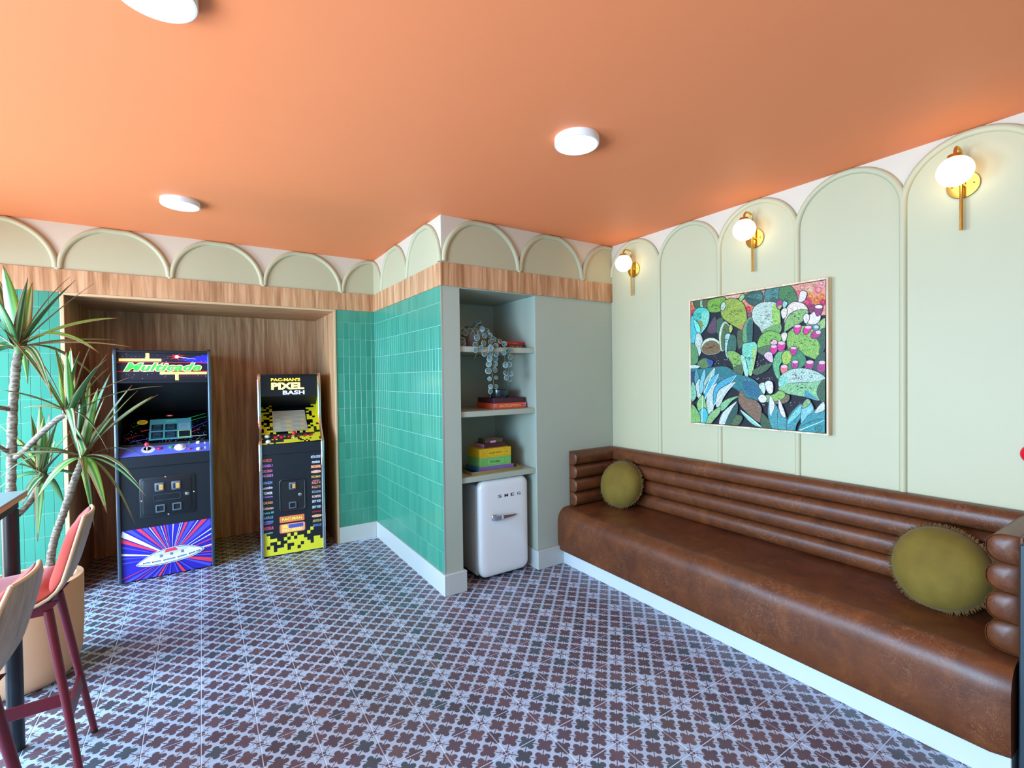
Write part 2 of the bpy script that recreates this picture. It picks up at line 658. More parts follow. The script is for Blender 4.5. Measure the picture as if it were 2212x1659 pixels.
def rrect(w, h, r, n=6):
    """rounded rectangle outline centred on 0,0"""
    out = []
    for cx, cy, a0 in ((w / 2 - r, h / 2 - r, 0), (-w / 2 + r, h / 2 - r, 90), (-w / 2 + r, -h / 2 + r, 180), (w / 2 - r, -h / 2 + r, 270)):
        for i in range(n + 1):
            a = math.radians(a0 + 90 * i / n)
            out.append((cx + r * math.cos(a), cy + r * math.sin(a)))
    return out


def ellipse(cx, cy, rx, ry, n=24, rot=0.0):
    c, s = math.cos(rot), math.sin(rot)
    return [(cx + rx * math.cos(2 * PI * i / n) * c - ry * math.sin(2 * PI * i / n) * s,
             cy + rx * math.cos(2 * PI * i / n) * s + ry * math.sin(2 * PI * i / n) * c) for i in range(n)]


def spline(pts, sub=5):
    """closed Catmull-Rom curve through the points"""
    n = len(pts)
    out = []
    for i in range(n):
        p0, p1, p2, p3 = pts[i - 1], pts[i], pts[(i + 1) % n], pts[(i + 2) % n]
        for k in range(sub):
            t = k / sub
            out.append(tuple(0.5 * (2 * b + (c - a) * t + (2 * a - 5 * b + 4 * c - d) * t * t + (3 * b - a - 3 * c + d) * t ** 3)
                             for a, b, c, d in zip(p0, p1, p2, p3)))
    return out


def glyphs(text, size=1.0, shear=0.0, spacing=1.0, bold=0.0):
    """outline of a word in the built-in font as flat polygons: list of vertices and faces, width, height"""
    cu = bpy.data.curves.new('word', 'FONT')
    cu.body = text
    cu.size = size
    cu.shear = shear
    cu.space_character = spacing
    cu.offset = bold
    cu.fill_mode = 'FRONT'
    cu.resolution_u = 3
    ob = bpy.data.objects.new('word', cu)
    COL.objects.link(ob)
    dg = bpy.context.evaluated_depsgraph_get()
    me = bpy.data.meshes.new_from_object(ob.evaluated_get(dg))
    v = [(p.co.x, p.co.y) for p in me.vertices]
    f = [tuple(p.vertices) for p in me.polygons]
    bpy.data.objects.remove(ob, do_unlink=True)
    bpy.data.curves.remove(cu)
    bpy.data.meshes.remove(me)
    return v, f


class Decal:
    """flat print on a plane: O + u*U + v*V, every layer a hair above the last"""
    def __init__(self, O, U, V, lift=0.0004, step=0.00012):
        self.O, self.U, self.V = Vector(O), Vector(U), Vector(V)
        self.N = self.U.cross(self.V).normalized()
        self.h, self.step = lift, step
        self.mb, self.mats = MB(), []

    def _mi(self, m):
        m = MATS[m] if isinstance(m, str) else m
        if m not in self.mats:
            self.mats.append(m)
        return self.mats.index(m)

    def _p(self, q):
        return self.O + self.U * q[0] + self.V * q[1] + self.N * self.h

    def poly(self, pts, m):
        self.mb.add([self._p(q) for q in pts], [tuple(range(len(pts)))], self._mi(m))
        self.h += self.step
        return self

    def polys(self, many, m):
        for pts in many:
            self.mb.add([self._p(q) for q in pts], [tuple(range(len(pts)))], self._mi(m))
        self.h += self.step
        return self

    def rect(self, u0, v0, u1, v1, m):
        return self.poly([(u0, v0), (u1, v0), (u1, v1), (u0, v1)], m)

    def text(self, s, cu, cv, width, height, m, shear=0.0, spacing=1.0, bold=0.0):
        """word fitted into a box centred at cu, cv (plane units)"""
        b, f = glyphs(s, 1.0, shear, spacing, 0.0)
        x0, x1 = min(p[0] for p in b), max(p[0] for p in b)
        y0, y1 = min(p[1] for p in b), max(p[1] for p in b)
        v = b
        if bold:
            v, f = glyphs(s, 1.0, shear, spacing, bold)
        sx, sy = width / (x1 - x0), height / (y1 - y0)
        q = [(cu + (p[0] - (x0 + x1) / 2) * sx, cv + (p[1] - (y0 + y1) / 2) * sy) for p in v]
        self.mb.add([self._p(a) for a in q], f, self._mi(m))
        self.h += self.step
        return self

    def build(self, name, parent):
        me = bpy.data.meshes.new(name)
        me.from_pydata(self.mb.v, [], self.mb.f)
        for m in self.mats:
            me.materials.append(m)
        me.polygons.foreach_set('material_index', self.mb.mi)
        # every print faces the way its plane faces
        bm = bmesh.new()
        bm.from_mesh(me)
        for fc in bm.faces:
            fc.normal_update()
            if fc.normal.dot(self.N) < 0:
                fc.normal_flip()
        bm.to_mesh(me)
        bm.free()
        return put(name, me, parent)


# ================================================================== THE ROOM
def struct(name, mb, m, label=None, smooth=None):
    o = mb.build(name, m, None, smooth)
    o['kind'] = 'structure'
    if label:
        o['label'] = label
    return o


floor = struct('floor', MB().box(XL - 0.1, XR + 0.1, YF - 0.1, NY + 0.1, -0.10, -0.0018), 'floor_grout', 'floor of square tiles printed with dark rosettes')
struct('ceiling', MB().box(XL - 0.1, XR + 0.1, YF - 0.1, NY + 0.1, ZC, ZC + 0.1), 'ceiling_orange', 'flat ceiling painted warm orange')

# ---- floor tiles: the 300 nearest in view are objects, the rest one part
tm = MB()
g = 0.0019
e = 0.0012
hw = TILE / 2 - g
tm.loft([[(-hw, -hw, -0.006), (hw, -hw, -0.006), (hw, hw, -0.006), (-hw, hw, -0.006)],
         [(-hw, -hw, -e), (hw, -hw, -e), (hw, hw, -e), (-hw, hw, -e)],
         [(-hw + e, -hw + e, 0), (hw - e, -hw + e, 0), (hw - e, hw - e, 0), (-hw + e, hw - e, 0)]])
tile_me = tm.mesh('tile', 'floor_tile')
cells = []
for i in range(-33, 7):
    for j in range(-20, 21):
        cx, cy = TX + (i + 0.5) * TILE, TY + (j + 0.5) * TILE
        if cx - hw < XL or cx + hw > XR or cy - hw < YF or cy - hw > NY:
            continue
        if cy > YB and not (NX0 - 0.1 < cx < NX1 + 0.1):
            continue
        if cx > XJ + 0.1 and cy > SY + 0.1:
            continue
        d = Vector((cx, cy, -CAM_Z))
        z = d.dot(_f)
        seen = False
        if z > 0.2:
            px, py = 1106 + F_PX * d.dot(_r) / z, 829.5 - F_PX * d.dot(_u) / z
            seen = -70 < px < 2240 and py < 1740
            hid = (cx > 2.45) or (cx > XJ and cy > 3.25) or (cx < -0.85 and cy < YB)
            seen = seen and not hid
        cells.append((0 if seen else 1, d.length, cx, cy))
cells.sort()
rest = MB()
for k, (s, dist, cx, cy) in enumerate(cells):
    if k < 300 and s == 0:
        put('tile', tile_me, floor, (cx, cy, 0))
    else:
        rest.add([(p[0] + cx, p[1] + cy, p[2]) for p in tm.v], tm.f)
tag(rest.build('tile_field', 'floor_tile', floor), kind='stuff')

# ---- walls
wall_back = struct('wall_back', MB().box(XL - 0.1, NX0 - 0.02, YB, YB + 0.1, 0, ZC).box(NX0 - 0.02, NX1 + 0.017, YB, YB + 0.1, NZ + 0.018, ZC)
                   .box(NX1 + 0.017, XJ + 0.1, YB, YB + 0.1, 0, ZC), 'spandrel_paint', 'back wall with scalloped frieze, wood band and green tiles')
wall_return = struct('wall_return', MB().box(XJ, XJ + 0.12, SY, YB + 0.1, 0, ZC), 'spandrel_paint', 'short return wall clad in glossy green tiles')
wall_alcove = struct('wall_alcove', MB().box(XJ, SX0, YJ, SY, 0, ZC).box(SX1, XR + 0.1, YJ, SY + 0.05, 0, ZC).box(SX0, SX1, YJ, SY, 2.122, ZC)
                     .box(XJ + 0.12, SX1, SY, SY + 0.05, 0, ZC), 'alcove_paint', 'grey green wall with a recessed shelf alcove')
wall_right = struct('wall_right', MB().box(XR, XR + 0.1, YF - 0.1, YJ, 0, ZC), 'spandrel_paint', 'long pale wall with tall arched panels above the sofa')
struct('wall_front', MB().box(XL - 0.1, REAR_WIN[0], YF - 0.1, YF, 0, ZC).box(REAR_WIN[1], XR + 0.1, YF - 0.1, YF, 0, ZC).box(*REAR_WIN, YF - 0.1, YF, 0, WZ0).box(*REAR_WIN, YF - 0.1, YF, WZ1, ZC), 'rear_paint', 'plain wall behind the viewer')
wl = MB()
edges = [YF] + [y for w in WINDOWS for y in w] + [YB]
for k in range(0, len(edges), 2):
    wl.box(XL - 0.1, XL, edges[k], edges[k + 1], 0, ZC)
for (ya, yb) in WINDOWS:
    wl.box(XL - 0.1, XL, ya, yb, 0, WZ0).box(XL - 0.1, XL, ya, yb, WZ1, ZC)
struct('wall_left', wl, 'rear_paint', 'window wall on the left')
for k, (ya, yb) in enumerate(WINDOWS):
    fr = MB()
    fr.box(XL - 0.08, XL - 0.02, ya, ya + 0.05, WZ0, WZ1).box(XL - 0.08, XL - 0.02, yb - 0.05, yb, WZ0, WZ1)
    fr.box(XL - 0.08, XL - 0.02, ya + 0.05, yb - 0.05, WZ0, WZ0 + 0.05).box(XL - 0.08, XL - 0.02, ya + 0.05, yb - 0.05, WZ1 - 0.05, WZ1)
    w = struct('window_%d' % (k + 1), fr, 'black_metal', 'tall window in the left wall')
    MB().box(XL - 0.056, XL - 0.05, ya + 0.05, yb - 0.05, WZ0 + 0.05, WZ1 - 0.05).build('pane', 'glass_pane', w)

fr = MB()
x0, x1 = REAR_WIN
fr.box(x0, x0 + 0.05, YF - 0.08, YF - 0.02, WZ0, WZ1).box(x1 - 0.05, x1, YF - 0.08, YF - 0.02, WZ0, WZ1)
fr.box(x0 + 0.05, x1 - 0.05, YF - 0.08, YF - 0.02, WZ0, WZ0 + 0.05).box(x0 + 0.05, x1 - 0.05, YF - 0.08, YF - 0.02, WZ1 - 0.05, WZ1)
w = struct('window_4', fr, 'black_metal', 'wide window in the wall behind the viewer')
MB().box(x0 + 0.05, x1 - 0.05, YF - 0.056, YF - 0.05, WZ0 + 0.05, WZ1 - 0.05).build('pane', 'glass_pane', w)

# upper part of the alcove wall shows the frieze ground colour
MB().box(XJ + 0.0005, XR - 0.0005, YJ - 0.0015, YJ + 0.001, W1 - 0.01, ZC - 0.0005).build('frieze_ground', 'spandrel_paint', wall_alcove)
MB().box(XJ - 0.0015, XJ + 0.001, YJ + 0.0005, SY, W1 - 0.01, ZC - 0.0005).build('frieze_ground', 'spandrel_paint', wall_alcove)


# ---- arches: panel of sage paint and half-round moulding
def arches(parent, joints, R, cz, foot, lim, place, mold=0.019):
    """place(u, z, h): a point on the wall at run u, height z, h proud of it"""
    lo_, hi_ = lim
    for a, b in joints:
        c = (a + b) / 2
        n = 28
        ang = [PI * i / n for i in range(n + 1)]
        pts = [(c - R * math.cos(t), cz + R * math.sin(t)) for t in ang]
        path = [(c - R, foot)] + pts + [(c + R, foot)]
        # clip the run to the wall
        def clip(pp):
            out = []
            for q0, q1 in zip(pp, pp[1:]):
                in0, in1 = lo_ - 1e-6 <= q0[0] <= hi_ + 1e-6, lo_ - 1e-6 <= q1[0] <= hi_ + 1e-6
                if in0:
                    out.append(q0)
                if in0 != in1:
                    edge = lo_ if (q0[0] < lo_ or q1[0] < lo_) else hi_
                    t = (edge - q0[0]) / (q1[0] - q0[0])
                    out.append((edge, q0[1] + (q1[1] - q0[1]) * t))
            if lo_ - 1e-6 <= pp[-1][0] <= hi_ + 1e-6:
                out.append(pp[-1])
            return out
        cp = clip(path)
        if len(cp) < 3:
            continue
        poly = list(cp)
        if abs(poly[-1][1] - foot) > 1e-4:
            poly.append((poly[-1][0], foot))
        if abs(poly[0][1] - foot) > 1e-4:
            poly.insert(0, (poly[0][0], foot))
        m = len(poly)
        mb = MB()
        mb.add([place(u, z, 0.004) for u, z in poly] + [place(u, z, 0.0) for u, z in poly],
               [tuple(range(m)), tuple(range(m, 2 * m))] + [(i, (i + 1) % m, m + (i + 1) % m, m + i) for i in range(m)])
        mb.build('arch_panel', 'sage_paint', parent)
        arc = clip(pts)
        if len(arc) > 2:
            MB().tube([place(u, min(z, ZC - mold * 0.98), 0.003) for u, z in arc], mold, 12).build('arch_molding', 'sage_paint', parent, 50)
    for u in sorted({round(q, 4) for ab in joints for q in ab}):
        if lo_ + mold * 0.5 < u < hi_ - mold * 0.5 and cz - foot > 0.002:
            MB().tube([place(u, foot, 0.003), place(u, cz + 0.004, 0.003)], mold, 12).build('stile_molding', 'sage_paint', parent, 50)


jb = [1.084 - 0.634 * k for k in range(-1, 10)]
arches(wall_back, [(jb[k + 1], jb[k]) for k in range(10)], 0.308, W1 + 0.006, W1 - 0.004, (XL, XJ), lambda u, z, h: (u, YB - h, z))
arches(wall_return, [(2.974 + 0.633 * k, 2.974 + 0.633 * (k + 1)) for k in range(3)], 0.308, W1 + 0.006, W1 - 0.004, (YJ, YB), lambda u, z, h: (XJ - 0.0015 - h, u, z))
arches(wall_alcove, [(1.390 + 0.627 * k, 1.390 + 0.627 * (k + 1)) for k in range(3)], 0.305, W1 + 0.009, W1 - 0.004, (XJ, XR), lambda u, z, h: (u, YJ - 0.0015 - h, z))
arches(wall_right, [(2.968 - 0.509 * (k + 1), 2.968 - 0.509 * k) for k in range(10)], 0.2545, 2.340, 0.0, (YF, YJ), lambda u, z, h: (XR - h, u, z), 0.017)

# ---- wood band
struct('trim_1', MB().box(XL, XJ - 0.014, YB - 0.014, YB, W0, W1), 'walnut_panel', 'walnut band along the back wall under the frieze')
struct('trim_2', MB().box(XJ - 0.014, XJ, YJ - 0.014, YB, W0, W1), 'walnut_panel', 'walnut band along the green tiled return wall')
struct('trim_3', MB().box(XJ, XR - 0.0005, YJ - 0.014, YJ, W0, W1), 'walnut_panel', 'walnut band over the shelf alcove')

# ---- arcade niche lined with walnut
niche = struct('wall_niche', MB().box(NX0, NX1, NY, NY + 0.02, 0, NZ), 'walnut_panel', 'deep niche lined with walnut panels around the arcade cabinets')
MB().box(NX0 - 0.018, NX0, YB + 0.001, NY + 0.02, 0, NZ).build('side_panel', 'walnut_panel', niche)
MB().box(NX1, NX1 + 0.016, YB + 0.001, NY + 0.02, 0, NZ).build('side_panel', 'walnut_panel', niche)
MB().box(NX0 - 0.018, NX1 + 0.016, YB + 0.001, NY + 0.02, NZ, NZ + 0.018).build('top_panel', 'walnut_across', niche)
MB().bbox(NX0 - 0.020, NX0 + 0.001, YB - 0.015, YB + 0.003, 0, NZ, 0.002).build('edge_strip', 'edge_banding', niche)
MB().bbox(NX1 - 0.001, NX1 + 0.017, YB - 0.015, YB + 0.003, 0, NZ, 0.002).build('edge_strip', 'edge_banding', niche)
MB().bbox(NX0 - 0.020, NX1 + 0.017, YB - 0.0145, YB + 0.003, NZ - 0.001, W0 - 0.0005, 0.002).build('edge_strip', 'edge_banding', niche)

# ---- baseboards
struct('baseboard_back', MB().bbox(NX1 + 0.018, XJ - 0.02, YB - 0.02, YB, 0, BH, 0.003), 'trim_paint', 'pale baseboard under the green tiles of the back wall')
struct('baseboard_left', MB().bbox(XL, NX0 - 0.021, YB - 0.02, YB, 0, BH, 0.003), 'trim_paint', 'pale baseboard left of the niche')
struct('baseboard_return', MB().bbox(XJ - 0.02, XJ, YJ - 0.02, YB, 0, BH, 0.003), 'trim_paint', 'pale baseboard under the tiled return wall')
struct('baseboard_alcove', MB().bbox(XJ, SX0 + 0.02, YJ - 0.02, YJ + 0.25, 0, BH, 0.003).bbox(SX1 - 0.012, 2.41, YJ - 0.02, YJ, 0, BH, 0.003).bbox(SX1 - 0.012, SX1, YJ, SY, 0, BH, 0.003), 'trim_paint',
       'pale baseboard on both sides of the shelf alcove')

# ---- green wall tiles
PW, PH = 0.0508, 0.1572
ROWS = [(BH, 0.2872)] + [(0.2872 + PH * k, 0.2872 + PH * (k + 1)) for k in range(11)] + [(0.2872 + PH * 11, W0)]


def tile_shape(w, h, t=0.007):
    a, b, c = w / 2 - 0.0011, h / 2 - 0.0011, 0.0012
    return MB().loft([[(-a, 0, -b), (a, 0, -b), (a, 0, b), (-a, 0, b)],
                      [(-a, -t + c, -b), (a, -t + c, -b), (a, -t + c, b), (-a, -t + c, b)],
                      [(-a + c, -t, -b + c), (a - c, -t, -b + c), (a - c, -t, b - c), (-a + c, -t, b - c)]])


_tc = {}


def tile_mesh(w, h):
    k = (round(w, 4), round(h, 4))
    if k not in _tc:
        _tc[k] = tile_shape(w, h).mesh('tile', 'green_tile')
    return _tc[k]


def cladding(parent, cols, put_tile, n_obj_cols, grout):
    grout.build('grout_bed', 'tile_grout', parent)
    rest = MB()
    for k, (a, b) in enumerate(cols):
        for z0, z1 in ROWS:
            w, h, c, z = b - a, z1 - z0, (a + b) / 2, (z0 + z1) / 2
            if k < n_obj_cols:
                loc, rot = put_tile(c, z)
                put('tile', tile_mesh(w, h), parent, loc, rot)
            else:
                loc, rot = put_tile(c, z)
                s = tile_shape(w, h)
                cr, sr = math.cos(rot[2]), math.sin(rot[2])
                rest.add([(loc[0] + p[0] * cr - p[1] * sr, loc[1] + p[0] * sr + p[1] * cr, loc[2] + p[2]) for p in s.v], s.f)
    if rest.v:
        tag(rest.build('tile_field', 'green_tile', parent), kind='stuff')


# back wall, right of the niche, then left of it
cols = [(NX1 + 0.018, 1.0375)] + [(1.0375 + PW * k, 1.0375 + PW * (k + 1)) for k in range(6)] + [(1.0375 + PW * 6, XJ - 0.008)]
cols += [(-0.815 - PW * (k + 1), -0.815 - PW * k) for k in range(70)]
cols = [c for c in cols if c[1] - c[0] > 0.004 and c[0] > XL]
cladding(wall_back, cols, lambda c, z: ((c, YB - 0.0012, z), (0, 0, 0)), 15,
         MB().box(NX1 + 0.018, XJ, YB - 0.0055, YB, BH, W0).box(XL, NX0 - 0.021, YB - 0.0055, YB, BH, W0))
cols = [(YJ + 0.002 + PW * k, min(YJ + 0.002 + PW * (k + 1), YB - 0.0085)) for k in range(30)]
cols = [c for c in cols if c[1] - c[0] > 0.004]
cladding(wall_return, cols, lambda c, z: ((XJ - 0.0012, c, z), (0, 0, -PI / 2)), 23,
         MB().box(XJ - 0.0055, XJ, YJ + 0.001, YB, BH, W0))
MB().box(XJ - 0.010, XJ + 0.0005, YJ - 0.0015, YJ + 0.002, BH, W0).build('edge_trim', 'edge_metal', wall_return)

# ---- shelves in the alcove
for z, lab in ((1.720, 'grey green shelf board carrying the trailing plant, topmost of three'),
               (1.256, 'grey green shelf board under the orange game box, middle of three'),
               (0.788, 'grey green shelf board right above the small fridge')):
    tag(MB().bbox(SX0 + 0.0005, SX1 - 0.0005, YJ + 0.018, SY - 0.001, z - 0.04, z, 0.0025).build('wall_shelf', 'alcove_paint'), lab, 'shelf', 'alcove shelves')


# ================================================================== LAMPS
def ceiling_light(x, y, label):
    t = thing('ceiling_light', label, 'ceiling light', (x, y, ZC), 0, 'round ceiling lights')
    MB().lathe([(0.0, 0.0), (0.1035, 0.0), (0.1035, -0.028), (0.101, -0.0325), (0.0955, -0.0335), (0.0935, -0.031)], 48, cap=False).build('housing', 'lamp_white', t, 35)
    MB().lathe([(0.0, -0.0315), (0.094, -0.0305), (0.094, -0.026), (0.0, -0.026)], 48, cap=False).build('diffuser', 'disc_glow', t, 35)


ceiling_light(1.49, 1.70, 'round white ceiling light nearest the sofa wall')
ceiling_light(-0.088, 3.575, 'small looking round ceiling light in front of the arcade niche')
ceiling_light(-0.090, 1.67, 'round ceiling light cut by the top edge of the picture')


def sconce(y, label):
    t = thing('wall_sconce', label, 'wall lamp', (XR, y, 2.362), 0, 'brass globe wall lamps')
    b = MB()
    b.lathe([(0.0, 0.004), (0.060, 0.004), (0.060, 0.010), (0.058, 0.012), (0.0, 0.012)], 40, cap=False)
    b.v = [(-p[2], p[0], p[1]) for p in b.v]
    pl = b.build('backplate', 'brass', t, 35)
    for s in (-1, 1):
        sb = MB().lathe([(0.004, 0.012), (0.004, 0.0145), (0.0, 0.0145)], 10, cap=False)
        sb.v = [(-p[2], p[0] + s * 0.038, p[1]) for p in sb.v]
        sb.build('screw', 'brass_dark', pl, 35)
    MB().tube([(-0.010, 0, 0), (-0.034, 0, 0)], 0.007, 12).build('standoff', 'brass', t, 40)
    # stem rises, bends out and comes down on the globe
    st = [(-0.036, 0, -0.212), (-0.036, 0, 0.118)]
    for i in range(1, 9):
        a = PI / 2 * i / 8
        st.append((-0.036 - 0.035 * (1 - math.cos(a)), 0, 0.118 + 0.035 * math.sin(a)))
    for i in range(0, 9):
        a = PI / 2 * i / 8
        st.append((-0.090 - 0.035 * math.sin(a), 0, 0.153 - 0.035 * (1 - math.cos(a))))
    st.append((-0.125, 0, 0.106))
    MB().tube(st, 0.0068, 14).build('stem', 'brass', t, 50)
    MB().lathe([(0.0, 0.112), (0.026, 0.112), (0.028, 0.108), (0.028, 0.094), (0.0, 0.094)], 28, (-0.125, 0, 0), cap=False).build('cap', 'brass', t, 35)
    gb = MB()
    gb.lathe([(0.066 * math.sin(PI * k / 24), 0.038 + 0.066 * math.cos(PI * k / 24)) for k in range(25)], 36, (-0.125, 0, 0), cap=False)
    gb.build('globe', 'globe_glow', t, 80)


sconce(2.713, 'brass globe wall lamp in the corner arch beside the alcove')
sconce(1.698, 'brass globe wall lamp above the cactus painting')
sconce(0.705, 'brass globe wall lamp nearest the viewer, right of the painting')


# ================================================================== SOFA
sofa = thing('sofa', 'long brown leather banquette sofa with channelled back along the right wall', 'sofa', (2.68, 1.70, 0))
SO = Vector((2.68, 1.70, 0))
SY0, SY1 = 0.434, 2.970


def rel(p, o=SO):
    return (p[0] - o.x, p[1] - o.y, p[2] - o.z)


# seat: one long cushion with a rounded front
prof = [(2.375, 0.113), (2.366, 0.13), (2.360, 0.22), (2.360, 0.335)]
for i in range(1, 9):
    a = PI / 2 * i / 8
    prof.append((2.360 + 0.085 * (1 - math.cos(a)), 0.335 + 0.112 * math.sin(a)))
prof += [(2.55, 0.453), (2.72, 0.456), (2.93, 0.455), (2.93, 0.113)]
rings = []
n = 46
for k in range(n + 1):
    y = SY0 + (SY1 - SY0) * k / n
    e = min(1.0, 0.965 + 0.035 * min(1, (y - SY0) / 0.012))
    sag = 0.0025 * math.sin(y * 9.0) + 0.0015 * math.sin(y * 23.0)
    rings.append([rel((2.65 + (px - 2.65) * e, y, 0.28 + (pz - 0.28) * e + (sag if pz > 0.3 else 0))) for px, pz in prof])
MB().loft(rings).build('seat', 'brown_leather', sofa, 40)
MB().bbox(2.407 - SO.x, 2.96 - SO.x, SY0 + 0.005 - SO.y, 2.972 - SO.y, 0.0, 0.113, 0.002).build('plinth', 'plinth_white', sofa)


def roll(depth, h):
    """D-shaped section: flat towards the wall (0), bulging to depth"""
    out = [(0.0, -h / 2), (0.0, h / 2)]
    for i in range(15):
        a = PI / 2 - PI * i / 14
        out.append((depth * 0.38 + depth * 0.62 * math.cos(a), (h / 2 - 0.0006) * math.copysign(abs(math.sin(a)) ** 0.8, math.sin(a))))
    return out


def roll_mesh(place, length, depth, h, dome0=0.0, dome1=0.0):
    p = roll(depth, h)
    cx = depth * 0.45
    rr = []
    for s, d in ((0.02, 1.0), (0.45, 0.85), (0.75, 0.55), (0.93, 0.2), (0.985, 0.04)):
        if dome0:
            rr.append([place(-dome0 * d + 0.004, cx + (q[0] - cx) * s, q[1] * s) for q in p])
    m = 26
    for k in range(m + 1):
        t = length * k / m
        w = 1 + 0.006 * math.sin(t * 21 + h * 50)
        rr.append([place(t, q[0] * w, q[1]) for q in p])
    for s, d in ((0.985, 0.04), (0.93, 0.2), (0.75, 0.55), (0.45, 0.85), (0.02, 1.0)):
        if dome1:
            rr.append([place(length + dome1 * d - 0.004, cx + (q[0] - cx) * s, q[1] * s) for q in p])
    return MB().loft(rr)


RH = 0.1098
for k in range(4):
    zc = 0.452 + RH * (k + 0.5)
    roll_mesh(lambda t, a, b: rel((XR - 0.024 - a, SY0 + 0.02 + t, zc + b)), SY1 - SY0 - 0.05, 0.070, RH).build('back_roll', 'brown_leather', sofa, 50)
for k in range(4):
    zc = 0.452 + RH * (k + 0.5)
    roll_mesh(lambda t, a, b: rel((2.489 + t, YJ - 0.002 - a, zc + b)), 0.455, 0.090, RH, 0.012, 0).build('arm_roll', 'brown_leather', sofa, 50)
for k in range(4):
    zc = 0.452 + RH * (k + 0.5)
    roll_mesh(lambda t, a, b: rel((2.489 + t, SY0 + a, zc + b)), 0.455, 0.090, RH, 0.016, 0).build('arm_roll', 'brown_leather', sofa, 50)
    # stitched piping round the end of the roll
    p = roll(0.0905, RH + 0.0005)
    loop = [rel((2.4865, SY0 + q[0], zc + q[1])) for q in p]
    MB().tube(loop + [loop[0]], 0.0016, 6).build('piping', 'brown_leather', sofa, 60)
MB().bbox(2.482 - SO.x, 2.962 - SO.x, SY0 - 0.012 - SO.y, SY0 - SO.y, 0.452, 0.893, 0.003).build('arm_facing', 'brown_leather', sofa)
MB().bbox(2.405 - SO.x, 2.962 - SO.x, SY0 - 0.045 - SO.y, SY0 - 0.013 - SO.y, 0.0, 0.886, 0.004).build('end_panel', 'dark_panel', sofa)


def cushion(c, nrm, spin, label, R=0.19):
    t = thing('round_cushion', label, 'cushion', (0, 0, 0), 0, 'olive velvet cushions on the sofa')
    q = Vector(nrm).normalized().to_track_quat('Z', 'Y')
    t.location = c
    t.rotation_mode = 'QUATERNION'
    t.rotation_quaternion = q
    prof, seg = [], 48
    for k in range(0, 25):
        a = -PI / 2 + PI * k / 24
        prof.append((R * abs(math.cos(a)) ** 0.62, 0.098 * math.copysign(abs(math.sin(a)) ** 1.15, math.sin(a))))
    mb = MB()
    mb.lathe(prof, seg, cap=False)
    rnd = random.Random(spin)
    w = [rnd.uniform(0, 6.28) for _ in range(5)]
    for i, p in enumerate(mb.v):
        a = math.atan2(p[1], p[0])
        r = math.hypot(p[0], p[1]) / R
        ruff = 0.0035 * math.sin(a * 29 + w[0]) * max(0, r - 0.72) / 0.28 + 0.0035 * math.sin(a * 4 + w[1]) * r
        mb.v[i] = (p[0] * (1 + 0.012 * math.sin(a * 3 + w[2])), p[1] * (1 + 0.012 * math.sin(a * 3 + w[2])), p[2] + ruff * (1 if p[2] > 0 else -1))
    mb.build('cover', 'olive_velvet', t, 80)
    fr = MB()
    for k in range(330):
        a = 2 * PI * k / 330 + rnd.uniform(-0.01, 0.01)
        r0 = R * (1 + 0.012 * math.sin(a * 3 + w[2])) - 0.004
        L = rnd.uniform(0.012, 0.024)
        dz = rnd.uniform(-0.012, 0.012)
        sw = rnd.uniform(-0.03, 0.03)
        p0 = Vector((r0 * math.cos(a), r0 * math.sin(a), 0))
        p1 = Vector(((r0 + L * 0.6) * math.cos(a + sw * 0.5), (r0 + L * 0.6) * math.sin(a + sw * 0.5), dz * 0.5))
        p2 = Vector(((r0 + L) * math.cos(a + sw), (r0 + L) * math.sin(a + sw), dz))
        fr.tube([p0, p1, p2], [0.0024, 0.0022, 0.0012], 4)
    fr.build('fringe', 'gold_fringe', t)


cushion((2.795, 2.700, 0.452 + 0.178), (-0.93, -0.16, 0.34), 3, 'round olive velvet cushion with gold fringe in the far corner of the sofa', 0.182)
cushion((2.745, 0.726, 0.452 + 0.170), (-0.93, 0.10, 0.36), 8, 'round olive velvet cushion with gold fringe by the near sofa arm', 0.180)

# ================================================================== PAINTING
PX, PY0, PY1, PZ0, PZ1 = 2.935, 1.256, 2.160, 1.146, 2.034
pic = thing('framed_painting', 'framed painting of bright cactus pads and agave leaves above the sofa', 'painting', (XR, (PY0 + PY1) / 2, (PZ0 + PZ1) / 2))
PO = Vector(pic.location)
fw = 0.011
fm = [((PY0, PY0 + fw), (PZ0, PZ1)), ((PY1 - fw, PY1), (PZ0, PZ1)), ((PY0 + fw, PY1 - fw), (PZ0, PZ0 + fw)), ((PY0 + fw, PY1 - fw), (PZ1 - fw, PZ1))]
for (ya, yb), (za, zb) in fm:
    MB().bbox(PX - PO.x, XR - 0.005 - PO.x, ya - PO.y, yb - PO.y, za - PO.z, zb - PO.z, 0.0012).build('frame_rail', 'frame_maple', pic)
CY0, CY1, CZ0, CZ1 = PY0 + fw + 0.004, PY1 - fw - 0.004, PZ0 + fw + 0.004, PZ1 - fw - 0.004
MB().box(PX + 0.03 - PO.x, XR - 0.006 - PO.x, PY0 + fw - PO.y, PY1 - fw - PO.y, PZ0 + fw - PO.z, PZ1 - fw - PO.z).build('backing', P(60, 24, 24), pic)
MB().box(PX + 0.006 - PO.x, PX + 0.03 - PO.x, CY0 - PO.y, CY1 - PO.y, CZ0 - PO.z, CZ1 - PO.z).build('canvas', P(12, 13, 22, 0.7), pic)

# sketch coordinates -> canvas (projective map of the four corners)
QUAD = [(97, 300), (1385, 97), (1388, 1565), (107, 1465)]


